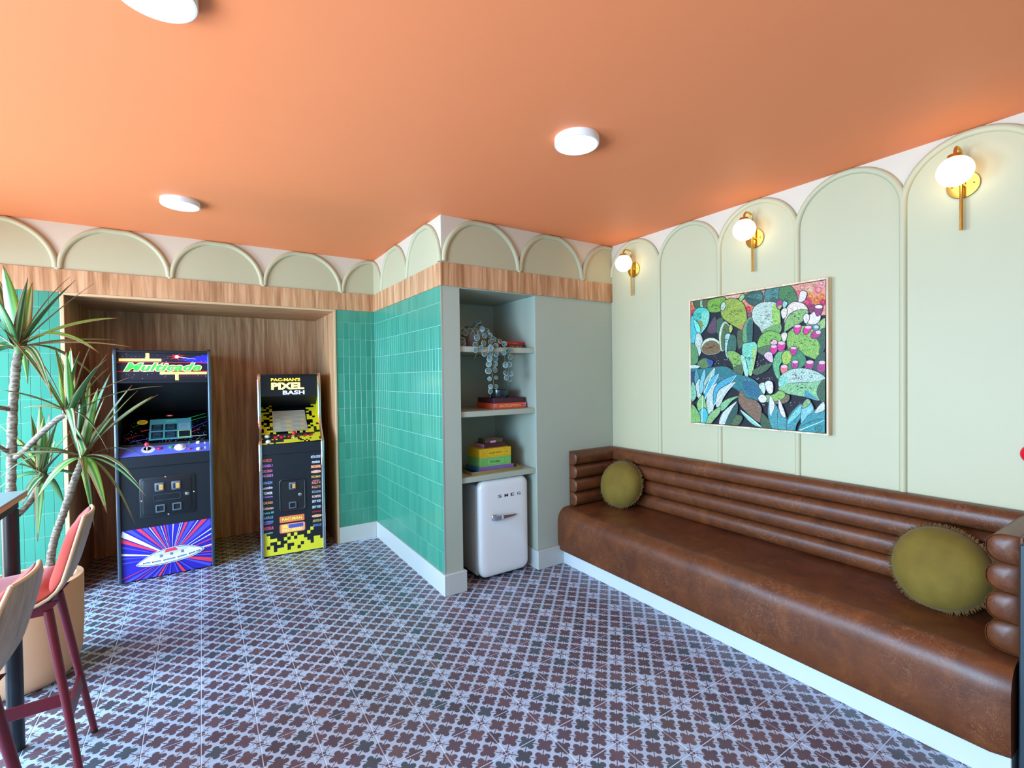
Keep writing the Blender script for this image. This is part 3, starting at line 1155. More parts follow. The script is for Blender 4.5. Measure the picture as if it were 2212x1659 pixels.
def homography(quad):
    (x0, y0), (x1, y1), (x2, y2), (x3, y3) = quad
    dx1, dx2, dx3 = x1 - x2, x3 - x2, x0 - x1 + x2 - x3
    dy1, dy2, dy3 = y1 - y2, y3 - y2, y0 - y1 + y2 - y3
    den = dx1 * dy2 - dx2 * dy1
    gg = (dx3 * dy2 - dx2 * dy3) / den
    hh = (dx1 * dy3 - dx3 * dy1) / den
    return Matrix(((x1 - x0 + gg * x1, x3 - x0 + hh * x3, x0), (y1 - y0 + gg * y1, y3 - y0 + hh * y3, y0), (gg, hh, 1))).inverted()


HM = homography(QUAD)


def cv(p):
    w = HM @ Vector((p[0], p[1], 1))
    u, v = w.x / w.z, w.y / w.z
    return (min(1, max(0, u)), 1 - min(1, max(0, v)))


art = Decal(Vector((PX + 0.006, CY1, CZ0)) - PO, (0, -(CY1 - CY0), 0), (0, 0, CZ1 - CZ0), 0.0004, 0.00005)
GR = 0.8


def blob(pts, col, sharp=False, line=True, sub=5):
    q = pts if sharp else spline(pts, sub)
    if line:
        cx, cy = sum(p[0] for p in q) / len(q), sum(p[1] for p in q) / len(q)
        big = []
        for p in q:
            d = math.hypot(p[0] - cx, p[1] - cy) or 1
            k = (d + 6.5) / d
            big.append((cx + (p[0] - cx) * k, cy + (p[1] - cy) * k))
        art.poly([cv(p) for p in big], P(18, 26, 34))
    art.poly([cv(p) for p in q], P(*[int(c * 0.82) for c in col], 0.6, 0.0, GR))


def circ(cx, cy, r, col, line=False):
    blob(ellipse(cx, cy, r, r * 1.02, 20), col, True, line)
    for k in (0.66, 0.36):
        art.poly([cv(p) for p in ellipse(cx, cy, r * k, r * k, 14)], P(*[int(c * (0.66 if k > 0.5 else 0.9)) for c in col], 0.6, 0.0, GR))


blob([(97, 300), (200, 284), (170, 340), (130, 400), (98, 450)], (236, 140, 110), True, False)
for q in ((122, 350, 28, (238, 110, 60)), (118, 398, 26, (214, 50, 60)), (108, 430, 20, (120, 40, 60))):
    circ(*q)
blob([(410, 251), (780, 192), (820, 290), (720, 380), (690, 470), (640, 480), (590, 300), (560, 262), (430, 292)], (246, 168, 132), True, False)
for q in ((500, 250, 26, (246, 184, 160)), (630, 320, 34, (246, 140, 100)), (650, 372, 32, (214, 44, 60)), (692, 360, 26, (240, 120, 50)), (655, 430, 36, (140, 66, 80)), (800, 215, 22, (246, 170, 140)), (800, 265, 20, (240, 130, 60))):
    circ(*q)
blob([(1040, 150), (1385, 97), (1386, 430), (1340, 440), (1290, 400), (1200, 410), (1110, 330), (1090, 240)], (244, 150, 128), True, False)
for q in ((1110, 182, 32, (240, 150, 124)), (1165, 168, 42, (246, 150, 130)), (1230, 190, 34, (246, 186, 140)), (1318, 190, 54, (244, 128, 120)), (1280, 146, 22, (196, 140, 110)),
          (1345, 128, 38, (244, 150, 150)), (1125, 222, 30, (232, 96, 90)), (1240, 250, 40, (238, 138, 60)), (1352, 252, 30, (240, 130, 40)), (1300, 292, 42, (232, 118, 40)),
          (1215, 306, 44, (218, 40, 90)), (1362, 310, 34, (214, 30, 70)), (1255, 368, 44, (140, 30, 70)), (1180, 290, 24, (230, 120, 60))):
    circ(*q)
blob([(120, 298), (182, 290), (184, 362), (150, 366)], (52, 84, 44))
blob([(188, 292), (212, 290), (216, 356), (190, 356)], (142, 186, 140))
blob([(216, 290), (266, 284), (264, 362), (224, 356)], (84, 78, 48))
blob([(612, 240), (690, 212), (770, 198), (792, 300), (740, 345), (680, 330), (632, 290)], (32, 78, 66))
blob([(640, 250), (770, 225), (780, 280), (720, 270)], (62, 116, 108), False, False)
blob([(820, 192), (960, 166), (962, 290), (900, 306), (820, 296)], (62, 122, 116))
blob([(960, 166), (1050, 152), (1100, 220), (1115, 290), (1060, 332), (960, 302), (945, 250)], (62, 118, 60))
blob([(850, 300), (890, 262), (940, 290), (920, 310)], (40, 84, 60), False, False)
blob([(262, 300), (300, 278), (420, 260), (432, 330), (390, 390), (300, 402), (264, 375)], (112, 164, 42))
blob([(390, 400), (400, 320), (450, 280), (540, 278), (600, 320), (630, 400), (634, 500), (600, 574), (560, 560), (480, 512), (410, 460)], (148, 170, 52))
blob([(566, 545), (602, 578), (632, 540), (624, 500)], (204, 124, 74), False, False)
blob([(388, 340), (400, 312), (425, 308), (433, 345), (410, 386), (390, 375)], (182, 206, 172))
blob([(565, 272), (590, 230), (616, 234), (606, 270), (580, 296)], (150, 190, 110))
blob([(336, 580), (350, 480), (412, 468), (380, 600)], (40, 92, 60))
blob([(258, 580), (330, 448), (346, 520), (332, 602)], (84, 52, 74))
blob([(120, 450), (140, 380), (200, 358), (260, 375), (278, 430), (260, 520), (200, 606), (170, 600), (130, 520)], (62, 192, 172))
blob([(215, 400), (270, 402), (256, 520), (200, 596), (180, 560)], (122, 208, 180), False, False)
blob([(160, 490), (205, 490), (215, 540), (190, 590)], (128, 146, 70), False, False)
blob([(100, 470), (126, 450), (152, 560), (160, 606), (130, 712), (100, 702)], (60, 190, 196))
blob([(125, 480), (160, 500), (190, 560), (180, 606), (150, 580)], (112, 222, 204))
blob([(155, 612), (190, 616), (212, 680), (200, 780), (176, 826), (150, 760), (140, 680)], (190, 206, 190))
blob([(100, 720), (140, 720), (166, 800), (166, 880), (130, 910), (100, 906)], (82, 142, 82))
blob([(203, 725), (240, 668), (310, 653), (372, 690), (390, 762), (350, 802), (260, 812), (208, 780)], (204, 226, 194))
blob([(208, 738), (250, 690), (310, 676), (365, 705), (386, 762), (350, 800), (260, 810), (212, 780)], (118, 88, 48), False, False)
blob([(372, 610), (400, 520), (432, 494), (470, 540), (472, 640), (430, 760), (392, 776), (376, 700)], (196, 214, 180))
blob([(392, 620), (412, 540), (436, 510), (470, 550), (470, 640), (430, 758), (400, 768), (390, 700)], (78, 98, 52), False, False)
blob([(430, 640), (465, 610), (482, 640), (452, 740), (470, 850), (436, 810)], (152, 206, 192))
blob([(480, 632), (530, 640), (532, 760), (500, 802), (452, 780), (458, 720)], (42, 94, 74))
blob([(550, 592), (600, 590), (616, 700), (560, 752)], (68, 84, 44))
blob([(465, 560), (485, 524), (502, 560), (480, 602)], (172, 192, 62))
blob([(600, 580), (640, 480), (690, 460), (692, 600), (680, 692), (610, 702)], (94, 154, 92))
blob([(640, 520), (688, 478), (690, 690), (645, 690)], (30, 92, 82), False, False)
blob([(690, 440), (700, 370), (760, 320), (850, 304), (920, 320), (950, 390), (958, 500), (930, 562), (850, 592), (790, 602), (760, 550), (710, 500)], (186, 206, 186))
blob([(890, 330), (940, 345), (958, 450), (956, 522), (900, 540), (878, 450)], (152, 198, 84), False, False)
blob([(785, 602), (822, 560), (956, 512), (958, 602), (850, 612)], (112, 162, 82), False, False)
blob([(925, 310), (950, 287), (982, 300), (976, 345), (945, 380), (928, 350)], (168, 32, 112))
blob([(935, 350), (974, 340), (950, 378)], (150, 180, 70), False, False)
blob([(984, 310), (1005, 298), (1026, 315), (1012, 350), (990, 362)], (140, 206, 186))
blob([(1005, 430), (1030, 350), (1090, 308), (1170, 320), (1218, 370), (1200, 422), (1100, 432), (1010, 545)], (246, 216, 198))
blob([(1000, 592), (1010, 500), (1060, 420), (1150, 380), (1226, 400), (1170, 492), (1080, 542), (1020, 582)], (132, 178, 92))
blob([(968, 402), (990, 370), (1022, 375), (1016, 440), (985, 464)], (238, 222, 196))
blob([(1200, 510), (1300, 520), (1386, 468), (1386, 640), (1300, 604)], (152, 188, 112))
blob([(1200, 420), (1240, 432), (1290, 400), (1342, 440), (1320, 502), (1270, 522), (1210, 502)], (242, 226, 212))
blob([(1285, 360), (1320, 334), (1362, 346), (1340, 420), (1305, 438)], (142, 30, 102))
art.poly([cv(p) for p in ellipse(1326, 354, 34, 16)], P(240, 226, 226))
blob([(1135, 292), (1150, 215), (1185, 199), (1212, 225), (1190, 290), (1150, 307)], (236, 214, 204))
blob([(1180, 450), (1210, 420), (1236, 445), (1225, 490), (1195, 508)], (240, 222, 216))
blob([(740, 722), (770, 640), (840, 590), (930, 600), (978, 650), (930, 702), (840, 742), (745, 757)], (118, 178, 62))
blob([(740, 760), (900, 720), (880, 792), (800, 817)], (82, 108, 62))
blob([(1025, 640), (1060, 580), (1130, 543), (1230, 545), (1310, 600), (1332, 700), (1320, 852), (1230, 832), (1130, 790), (1040, 760)], (132, 182, 72))
blob([(1290, 640), (1386, 560), (1386, 740), (1330, 800), (1334, 700)], (40, 78, 52))
blob([(890, 902), (930, 800), (1000, 770), (1012, 850), (952, 920), (962, 1052), (920, 1022)], (92, 172, 112))
blob([(985, 800), (1060, 762), (1150, 780), (1205, 872), (1150, 942), (1060, 962), (1000, 942)], (52, 134, 84))
blob([(975, 830), (1010, 780), (1060, 790), (1062, 870), (1000, 912)], (162, 192, 64))
blob([(1280, 960), (1310, 840), (1386, 800), (1386, 1010)], (34, 72, 52))
PINK, MAG = (226, 26, 140), (166, 30, 112)
for pts, col, e in ((((1090, 545), (1120, 524), (1160, 535), (1150, 580), (1125, 618), (1100, 600)), PINK, (1124, 540, 30, 13)),
                    (((1190, 560), (1222, 534), (1260, 545), (1240, 590), (1205, 620), (1182, 600)), PINK, (1226, 550, 30, 14)),
                    (((1270, 600), (1310, 575), (1347, 600), (1320, 645), (1270, 657), (1252, 635)), (190, 30, 120), (1322, 598, 24, 18)),
                    (((938, 710), (975, 684), (1006, 700), (1000, 750), (970, 782), (940, 760)), PINK, (973, 702, 32, 16)),
                    (((868, 740), (900, 718), (930, 735), (925, 780), (898, 808), (872, 785)), PINK, (900, 735, 28, 14)),
                    (((866, 690), (898, 668), (930, 684), (925, 712), (880, 716)), (240, 170, 170), (898, 684, 24, 12)),
                    (((1055, 755), (1090, 738), (1120, 755), (1110, 800), (1085, 823), (1065, 800)), (190, 30, 120), (1088, 750, 28, 11)),
                    (((1070, 895), (1104, 868), (1134, 884), (1120, 940), (1090, 962), (1072, 930)), (172, 40, 120), (1104, 884, 28, 14)),
                    (((1200, 900), (1240, 868), (1280, 884), (1265, 945), (1225, 970), (1202, 940)), MAG, (1242, 886, 34, 16)),
                    (((1316, 920), (1350, 872), (1386, 880), (1386, 960), (1345, 984), (1318, 960)), (176, 40, 120), (1358, 890, 30, 16)),
                    (((965, 940), (1000, 910), (1032, 930), (1024, 980), (1005, 1005), (975, 985)), (236, 110, 110), (998, 928, 30, 15)),
                    (((808, 822), (840, 788), (880, 800), (892, 882), (850, 872)), (228, 186, 204), (844, 806, 26, 14)),
                    (((972, 625), (1000, 602), (1026, 615), (1016, 670), (990, 687)), (236, 226, 190), (1000, 616, 22, 10)),
                    (((1268, 545), (1300, 525), (1332, 548), (1310, 580), (1280, 575)), (70, 150, 150), (1305, 548, 20, 14))):
    blob(list(pts), col)
    art.poly([cv(p) for p in ellipse(*e)], P(206, 172, 164))
blob([(455, 790), (510, 780), (580, 820), (602, 880), (602, 1000), (540, 1002), (500, 900), (465, 840)], (128, 174, 72))
blob([(512, 940), (600, 910), (602, 1000), (540, 1000)], (72, 92, 52), False, False)
blob([(605, 720), (660, 700), (722, 697), (740, 750), (720, 880), (692, 1004), (664, 1004), (640, 900), (605, 830)], (112, 206, 172))
blob([(692, 770), (732, 740), (714, 900), (692, 1000), (668, 1000), (690, 880)], (166, 202, 112), False, False)
blob([(588, 832), (610, 824), (640, 900), (657, 1012), (630, 1024), (605, 930)], (164, 218, 192))
blob([(700, 972), (790, 922), (882, 898), (832, 962), (740, 1007)], (62, 92, 52))
blob([(168, 902), (220, 854), (270, 860), (287, 920), (220, 947)], (84, 124, 62))
blob([(258, 860), (322, 880), (290, 937)], (32, 72, 142), False, False)
blob([(104, 915), (192, 925), (150, 952), (104, 947)], (202, 222, 202))
blob([(104, 962), (200, 952), (330, 936), (450, 934), (560, 1002), (700, 1052), (792, 1150), (772, 1252), (640, 1232), (560, 1162), (480, 1132), (400, 1252), (300, 1202), (110, 1102)], (22, 112, 116))
blob([(600, 1080), (700, 1070), (770, 1150), (740, 1220), (640, 1180)], (20, 92, 120), False, False)
blob([(100, 1000), (140, 985), (160, 1050), (120, 1140), (102, 1120)], (28, 50, 96))
blob([(950, 1060), (990, 1000), (1080, 955), (1200, 948), (1310, 980), (1386, 1030), (1386, 1082), (1200, 1086), (1050, 1102), (960, 1132)], (178, 206, 186))
blob([(950, 1132), (1050, 1092), (1250, 1082), (1386, 1062), (1340, 1150), (1336, 1252), (1200, 1218), (1050, 1192), (970, 1162)], (132, 188, 128))
blob([(955, 1060), (1000, 1010), (1034, 1060), (985, 1125)], (122, 206, 176), False, False)
blob([(1330, 1110), (1386, 1060), (1386, 1272), (1340, 1242), (1315, 1180)], (46, 82, 46))
blob([(1200, 1150), (1332, 1252), (1190, 1218)], (52, 142, 162), True, False)
TEAL, MIST, SKY = (62, 148, 152), (196, 210, 198), (64, 176, 206)
for pts, col in (([(157, 950), (186, 1050), (172, 1132), (140, 1060)], TEAL), ([(187, 1048), (206, 1130), (202, 1252), (160, 1202), (150, 1120)], MIST),
                 ([(238, 955), (242, 1050), (215, 1182), (190, 1172), (200, 1050)], (124, 196, 206)), ([(338, 942), (322, 1050), (260, 1182), (230, 1192), (235, 1080), (280, 1000)], (152, 192, 172)),
                 ([(378, 998), (350, 1080), (270, 1222), (240, 1242), (250, 1120), (310, 1040)], SKY), ([(358, 1092), (340, 1200), (320, 1352), (280, 1392), (255, 1300), (280, 1160)], MIST),
                 ([(546, 1010), (480, 1080), (400, 1140), (360, 1242), (330, 1312), (330, 1160), (400, 1070)], (62, 164, 188)), ([(538, 1080), (470, 1160), (420, 1232), (390, 1302), (350, 1312), (365, 1180), (450, 1110)], MIST),
                 ([(220, 1206), (250, 1290), (262, 1400), (220, 1472), (190, 1380), (165, 1290)], (134, 188, 104)), ([(130, 1080), (160, 1200), (130, 1262), (104, 1242), (108, 1130)], (124, 190, 152)),
                 ([(190, 1372), (240, 1330), (272, 1400), (250, 1470), (194, 1468)], (62, 186, 192)), ([(128, 1300), (192, 1400), (192, 1468), (107, 1464), (108, 1350)], (124, 182, 92)),
                 ([(568, 1216), (500, 1262), (430, 1342), (390, 1352), (400, 1290), (470, 1240)], (124, 186, 122)), ([(392, 1316), (382, 1380), (330, 1442), (300, 1478), (255, 1472), (290, 1390), (350, 1340)], (134, 182, 112)),
                 ([(548, 1266), (500, 1342), (450, 1472), (380, 1482), (420, 1370)], (204, 216, 206)), ([(550, 1280), (552, 1372), (500, 1484), (440, 1488), (480, 1390)], (26, 72, 62)),
                 ([(500, 1486), (540, 1400), (602, 1420), (562, 1492)], (72, 96, 52)), ([(565, 1250), (592, 1155), (640, 1232), (720, 1252), (777, 1312), (782, 1382), (766, 1464), (680, 1402), (600, 1322)], (124, 90, 62)),
                 ([(790, 1380), (850, 1442), (890, 1524), (790, 1517)], (48, 78, 38)), ([(590, 1350), (660, 1400), (782, 1502), (772, 1510), (700, 1482), (610, 1392)], (134, 206, 182)),
                 ([(900, 1252), (1012, 1200), (1052, 1217), (1022, 1272), (900, 1287)], (112, 92, 54)), ([(820, 1210), (900, 1200), (960, 1160), (1012, 1196), (980, 1242), (880, 1267), (820, 1262)], (134, 182, 72)),
                 ([(755, 1232), (790, 1200), (832, 1225), (826, 1267), (780, 1272)], (232, 236, 230)), ([(762, 1110), (800, 1084), (827, 1110), (812, 1192), (780, 1152)], (200, 224, 196)),
                 ([(820, 1090), (855, 1066), (892, 1090), (892, 1172), (860, 1187), (835, 1150)], (232, 230, 236)),
                 ([(870, 1206), (900, 1270), (942, 1342), (947, 1528), (890, 1518), (855, 1420), (850, 1330)], TEAL), ([(870, 1210), (912, 1302), (870, 1402), (862, 1300)], (222, 226, 222)),
                 ([(950, 1234), (990, 1330), (1017, 1402), (1032, 1534), (945, 1528), (945, 1380)], TEAL), ([(950, 1238), (1002, 1352), (1012, 1418), (965, 1372)], (240, 220, 216)),
                 ([(1168, 1286), (1172, 1382), (1120, 1482), (1102, 1548), (1035, 1538), (1030, 1450), (1090, 1350)], (52, 142, 150)), ([(1162, 1298), (1166, 1362), (1040, 1484), (1060, 1410)], (114, 200, 196)),
                 ([(1222, 1240), (1282, 1342), (1200, 1442), (1165, 1482), (1170, 1330)], (124, 194, 200)), ([(1226, 1240), (1252, 1280), (1180, 1330), (1186, 1280)], (132, 172, 102)),
                 ([(1386, 1286), (1386, 1432), (1200, 1482), (1140, 1542), (1170, 1470), (1300, 1340)], (46, 142, 150)), ([(1372, 1268), (1386, 1342), (1290, 1372)], (202, 212, 196)),
                 ([(1387, 1432), (1388, 1563), (1148, 1546), (1200, 1484)], (30, 140, 142))):
    blob(pts, col, False, True, 4)
# light ribs along the blades and dark spines on the pads
rnd = random.Random(5)
for a, b in (((338, 945), (236, 1186)), ((378, 1000), (246, 1236)), ((546, 1012), (335, 1300)), ((220, 1210), (216, 1466)), ((1386, 1440), (1150, 1540)), ((870, 1212), (880, 1400)), ((545, 1272), (385, 1478)), ((588, 1352), (778, 1504))):
    d = Vector((b[1] - a[1], a[0] - b[0])).normalized() * 3.5
    art.poly([cv((a[0], a[1])), cv((a[0] + d.x, a[1] + d.y)), cv((b[0] + d.x, b[1] + d.y)), cv((b[0] - d.x, b[1] - d.y))], P(226, 238, 232))
spots = []
for (cx, cy, rx, ry, k) in ((510, 410, 95, 110, 16), (820, 450, 110, 120, 16), (1190, 690, 110, 110, 20), (1030, 250, 60, 60, 8), (200, 470, 55, 90, 8), (340, 330, 70, 45, 8), (850, 660, 80, 50, 10),
                            (1170, 1010, 170, 45, 18), (1150, 1140, 150, 45, 14), (1110, 440, 80, 60, 10), (430, 630, 30, 100, 8), (540, 880, 40, 80, 9), (670, 830, 45, 110, 10), (700, 260, 60, 40, 7), (890, 230, 55, 50, 7), (290, 740, 70, 50, 8)):
    for _ in range(k):
        a, q = rnd.uniform(0, 6.28), rnd.uniform(0.1, 0.95)
        spots.append([cv(p) for p in ellipse(cx + rx * q * math.cos(a), cy + ry * q * math.sin(a), 7, 3, 8, rnd.uniform(0, 3.1))])
art.polys(spots, P(18, 30, 26))
for m_, k in ((P(196, 90, 130), 90), (P(190, 196, 196), 40)):
    art.polys([[cv(p) for p in ellipse(rnd.choice((rnd.uniform(280, 480), rnd.uniform(720, 900), rnd.uniform(600, 760), rnd.uniform(1020, 1160))), rnd.choice((rnd.uniform(820, 930), rnd.uniform(1030, 1060), rnd.uniform(1260, 1330))), 4, 3, 6)] for _ in range(k)], m_)
ring = ellipse(1328, 1522, 35, 32, 28)
rin = ellipse(1328, 1522, 30, 27, 28)
art.polys([[cv(ring[i]), cv(ring[(i + 1) % 28]), cv(rin[(i + 1) % 28]), cv(rin[i])] for i in range(28)], P(14, 20, 24))
ring = ellipse(1330, 1522, 19, 17, 28)
rin = ellipse(1330, 1522, 14, 12, 28)
art.polys([[cv(ring[i]), cv(ring[(i + 1) % 28]), cv(rin[(i + 1) % 28]), cv(rin[i])] for i in range(3, 24)], P(14, 20, 24))
art.build('painted_scene', pic)

# ================================================================== FRIDGE
fr = thing('mini_fridge', 'small cream retro fridge standing under the lowest alcove shelf', 'fridge', (1.888, 3.06, 0))
MB().bbox(-0.212, 0.212, 0.012, 0.45, 0.025, 0.700, 0.018, 3).build('body', 'fridge_side', fr, 40)
MB().bbox(-0.200, 0.200, 0.004, 0.012, 0.045, 0.690, 0.003).build('gasket', 'gasket', fr)
dr = []
for y, ins in ((0.004, 0.002), (0.0, 0.0), (-0.030, 0.0), (-0.040, 0.004), (-0.048, 0.012), (-0.053, 0.024), (-0.056, 0.042), (-0.0575, 0.07)):
    dr.append([(p[0], y, 0.381 + p[1]) for p in rrect(0.432 - 2 * ins, 0.718 - 2 * ins, max(0.012, 0.062 - ins * 0.8), 8)])
door = MB().loft(dr).build('door', 'fridge_cream', fr, 50)
for k, ch in enumerate('SMEG'):
    Decal((0, -0.0580, 0.381), (1, 0, 0), (0, 0, 1), 0.0006).text(ch, -0.047 + 0.0562 * k, 0.231, 0.030, 0.022, P(46, 48, 54, 0.3), 0, 1, 0.012).build('letter', door)
hb = MB()
for t_, w_ in ((0.0, 1.0),):
    hb.loft([[(-0.115, -0.057, 0.446), (-0.115, -0.075, 0.443), (-0.115, -0.075, 0.482), (-0.115, -0.057, 0.480)],
             [(-0.095, -0.058, 0.446), (-0.095, -0.088, 0.444), (-0.095, -0.088, 0.481), (-0.095, -0.058, 0.480)],
             [(-0.02, -0.074, 0.452), (-0.02, -0.090, 0.452), (-0.02, -0.090, 0.474), (-0.02, -0.074, 0.474)],
             [(0.06, -0.072, 0.455), (0.06, -0.082, 0.455), (0.06, -0.082, 0.468), (0.06, -0.072, 0.468)],
             [(0.085, -0.066, 0.457), (0.085, -0.074, 0.457), (0.085, -0.074, 0.466), (0.085, -0.066, 0.466)]])
hb.bbox(-0.118, -0.085, -0.066, -0.052, 0.440, 0.486, 0.003)
hb.build('handle', 'chrome', door, 40)
MB().box(-0.19, 0.19, 0.02, 0.10, 0.0, 0.026).build('foot_bar', 'gasket', fr)


# ================================================================== SHELF THINGS
def boxed(name, label, cat, x0, x1, y0, y1, z0, z1, m, group=None, r=0.002):
    c = ((x0 + x1) / 2, (y0 + y1) / 2, z0)
    t = thing(name, label, cat, c, 0, group)
    w, dd = (x1 - x0) / 2, (y1 - y0) / 2
    return t, w, dd, z1 - z0


def front_print(t, w, dd, lift=0.0):
    return Decal((0, -dd - lift, 0), (1, 0, 0), (0, 0, 1), 0.0005)


# lower shelf: tray with a stack of boxes
Z3 = 0.788
t = thing('serving_tray', 'shallow brass coloured tray under the stacked game boxes', 'tray', (1.842, 3.185, Z3))
tr = [[(p[0], p[1], 0.0) for p in rrect(0.424, 0.296, 0.004, 2)], [(p[0], p[1], 0.0215) for p in rrect(0.430, 0.302, 0.004, 2)],
      [(p[0], p[1], 0.0215) for p in rrect(0.424, 0.296, 0.004, 2)], [(p[0], p[1], 0.004) for p in rrect(0.418, 0.290, 0.004, 2)]]
MB().loft(tr).build('pan', P(150, 132, 74, 0.4), t, 40)
MB().box(-0.207, 0.207, -0.143, 0.143, 0.0042, 0.006).build('liner', P(20, 34, 52, 0.3), t)
t, w, dd, h = boxed('game_box', 'flat purple box with blue ends lying in the tray', 'box', 1.708, 2.014, 3.072, 3.282, Z3 + 0.0065, Z3 + 0.0405, None)
MB().bbox(-w, w, -dd, dd, 0, h, 0.0015).build('lid', P(136, 100, 170), t)
MB().box(-w - 0.0004, -w + 0.001, -dd + 0.002, dd - 0.002, 0.001, h - 0.001).build('end_label', P(40, 130, 180), t)
front_print(t, w, dd).text('CONNECT', 0.04, h / 2, 0.05, 0.004, P(196, 180, 214)).build('lettering', t)


def game_box(label, x0, x1, y0, y1, z0, z1, c, ink, word, side, wx):
    t, w, dd, h = boxed('game_box', label, 'box', x0, x1, y0, y1, z0, z1, None, 'game boxes stacked in the tray')
    MB().bbox(-w, w, -dd, dd, 0, h, 0.0015).build('carton', P(*c), t)
    d = front_print(t, w, dd)
    b0, b1, a0, a1 = 0.010, h - 0.010, -w + 0.018, w - 0.016
    th = 0.0011
    for u0, v0, u1, v1 in ((a0, b0, a1, b0 + th), (a0, b1 - th, a1, b1), (a0, b0, a0 + th, b1), (a1 - th, b0, a1, b1), (a0 + 0.044, b0, a0 + 0.044 + th, b1), (a1 - 0.044, b0, a1 - 0.044 + th, b1)):
        d.rect(u0, v0, u1, v1, P(*ink))
    d.text(word, wx, h / 2, 0.112 if len(word) > 8 else 0.094, 0.016, P(*ink), 0, 1, 0.004)
    d.text(side, a1 - 0.022, h / 2, 0.020 if len(side) > 1 else 0.007, 0.013, P(*ink))
    for k in range(6):
        d.rect(a0 + 0.012, b0 + 0.010 + k * 0.005, a0 + 0.034, b0 + 0.0115 + k * 0.005, P(*[int(q * 0.85) for q in c]))
    d.build('lettering', t)


game_box('green game box with framed lettering between the yellow and purple boxes', 1.716, 1.992, 3.076, 3.270, Z3 + 0.041, Z3 + 0.1075, (122, 196, 104), (34, 92, 44), 'TROUBLE', '4', -0.006)
game_box('yellow game box with framed lettering on top of the green one', 1.716, 1.992, 3.074, 3.266, Z3 + 0.108, Z3 + 0.1745, (224, 184, 34), (140, 104, 24), 'GUESS WHO?', '8+', -0.004)
t, w, dd, h = boxed('card_box', 'small plum box lying on the yellow game box', 'box', 1.779, 1.968, 3.118, 3.262, Z3 + 0.175, Z3 + 0.206, None)
MB().bbox(-w, w, -dd, dd, 0, h, 0.002).build('cover', P(72, 28, 50), t)
MB().box(-w - 0.0004, -w + 0.0005, -dd + 0.003, dd - 0.003, 0.003, h - 0.003).build('page_edge', P(196, 140, 168), t)
t, w, dd, h = boxed('card_box', 'small olive box with a pink label on top of the stack', 'box', 1.796, 1.952, 3.128, 3.240, Z3 + 0.2065, Z3 + 0.2375, None)
MB().bbox(-w, w, -dd, dd, 0, h, 0.002).build('cover', P(78, 76, 42), t)
front_print(t, w, dd).rect(-0.035, 0.003, 0.014, 0.018, P(216, 160, 200)).build('label_patch', t)
MB().box(-w + 0.012, w - 0.012, -dd + 0.012, dd - 0.012, h - 0.001, h + 0.0004).build('top_patch', P(170, 128, 140), t)

# middle shelf
Z2 = 1.256
t, w, dd, h = boxed('game_box', 'orange game box with striped end marks on the middle shelf', 'box', 1.848, 2.150, 3.085, 3.345, Z2, Z2 + 0.0435, None)
MB().bbox(-w, w, -dd, dd, 0, h, 0.002).build('carton', P(222, 84, 44), t)
d = front_print(t, w, dd)
d.text('BACKGAMMON', -0.002, h / 2, 0.190, 0.021, P(246, 196, 150), 0, 1.0, 0.0)
d.build('lettering', t)
for s in (-1, 1):
    d = front_print(t, w, dd)
    for k, c in enumerate(((60, 60, 130), (206, 200, 220), (60, 60, 130), (206, 200, 220))):
        y0 = 0.008 + 0.007 * k
        d.poly([(s * (w - 0.004), y0), (s * (w - 0.004), y0 + 0.0065), (s * (w - 0.036), y0 + 0.003)], P(*c))
    d.build('end_mark', t)
t, w, dd, h = boxed('game_box', 'dark plum box lying on the orange game box', 'box', 1.850, 2.130, 3.088, 3.335, Z2 + 0.044, Z2 + 0.083, None)
MB().bbox(-w, w, -dd, dd, 0, h, 0.002).build('carton', P(72, 26, 46), t)
MB().box(w - 0.02, w + 0.001, -dd - 0.001, dd, h * 0.48, h * 0.52).build('lid_seam', P(36, 12, 24), t)
t = thing('stone_box', 'round dark green marble box with lid on the plum box', 'box', (1.952, 3.175, Z2 + 0.0835))
MB().lathe([(0.0, 0.0), (0.072, 0.0), (0.074, 0.003), (0.074, 0.048), (0.0, 0.048)], 40, cap=False).build('base', 'marble', t, 40)
MB().lathe([(0.0, 0.0482), (0.0755, 0.0482), (0.0755, 0.062), (0.072, 0.065), (0.0, 0.066)], 40, cap=False).build('lid', 'marble', t, 40)

# top shelf
Z1 = 1.72
t, w, dd, h = boxed('book', 'dark brown book with pale title under the thin red book', 'book', 1.955, 2.153, 3.095, 3.300, Z1, Z1 + 0.030, None, 'books on the top shelf')
MB().bbox(-w, w, -dd, dd, 0, h, 0.0015).build('cover', P(66, 44, 36), t)
front_print(t, w, dd).text('LOST TEXAS', 0.010, h / 2, 0.112, 0.014, P(214, 196, 160)).build('lettering', t)
front_print(t, w, dd).text('*', 0.086, h / 2, 0.008, 0.008, P(214, 196, 160)).build('emblem', t)
t, w, dd, h = boxed('book', 'thin bright red book lying on the dark brown book', 'book', 1.965, 2.140, 3.100, 3.290, Z1 + 0.0305, Z1 + 0.0535, None, 'books on the top shelf')
MB().bbox(-w, w, -dd, dd, 0, h, 0.0015).build('cover', P(206, 30, 40), t)
front_print(t, w, dd).rect(-0.02, h * 0.42, 0.025, h * 0.56, P(236, 150, 140)).build('title_line', t)
front_print(t, w, dd).rect(0.066, h * 0.3, 0.072, h * 0.75, P(60, 14, 20)).build('emblem', t)

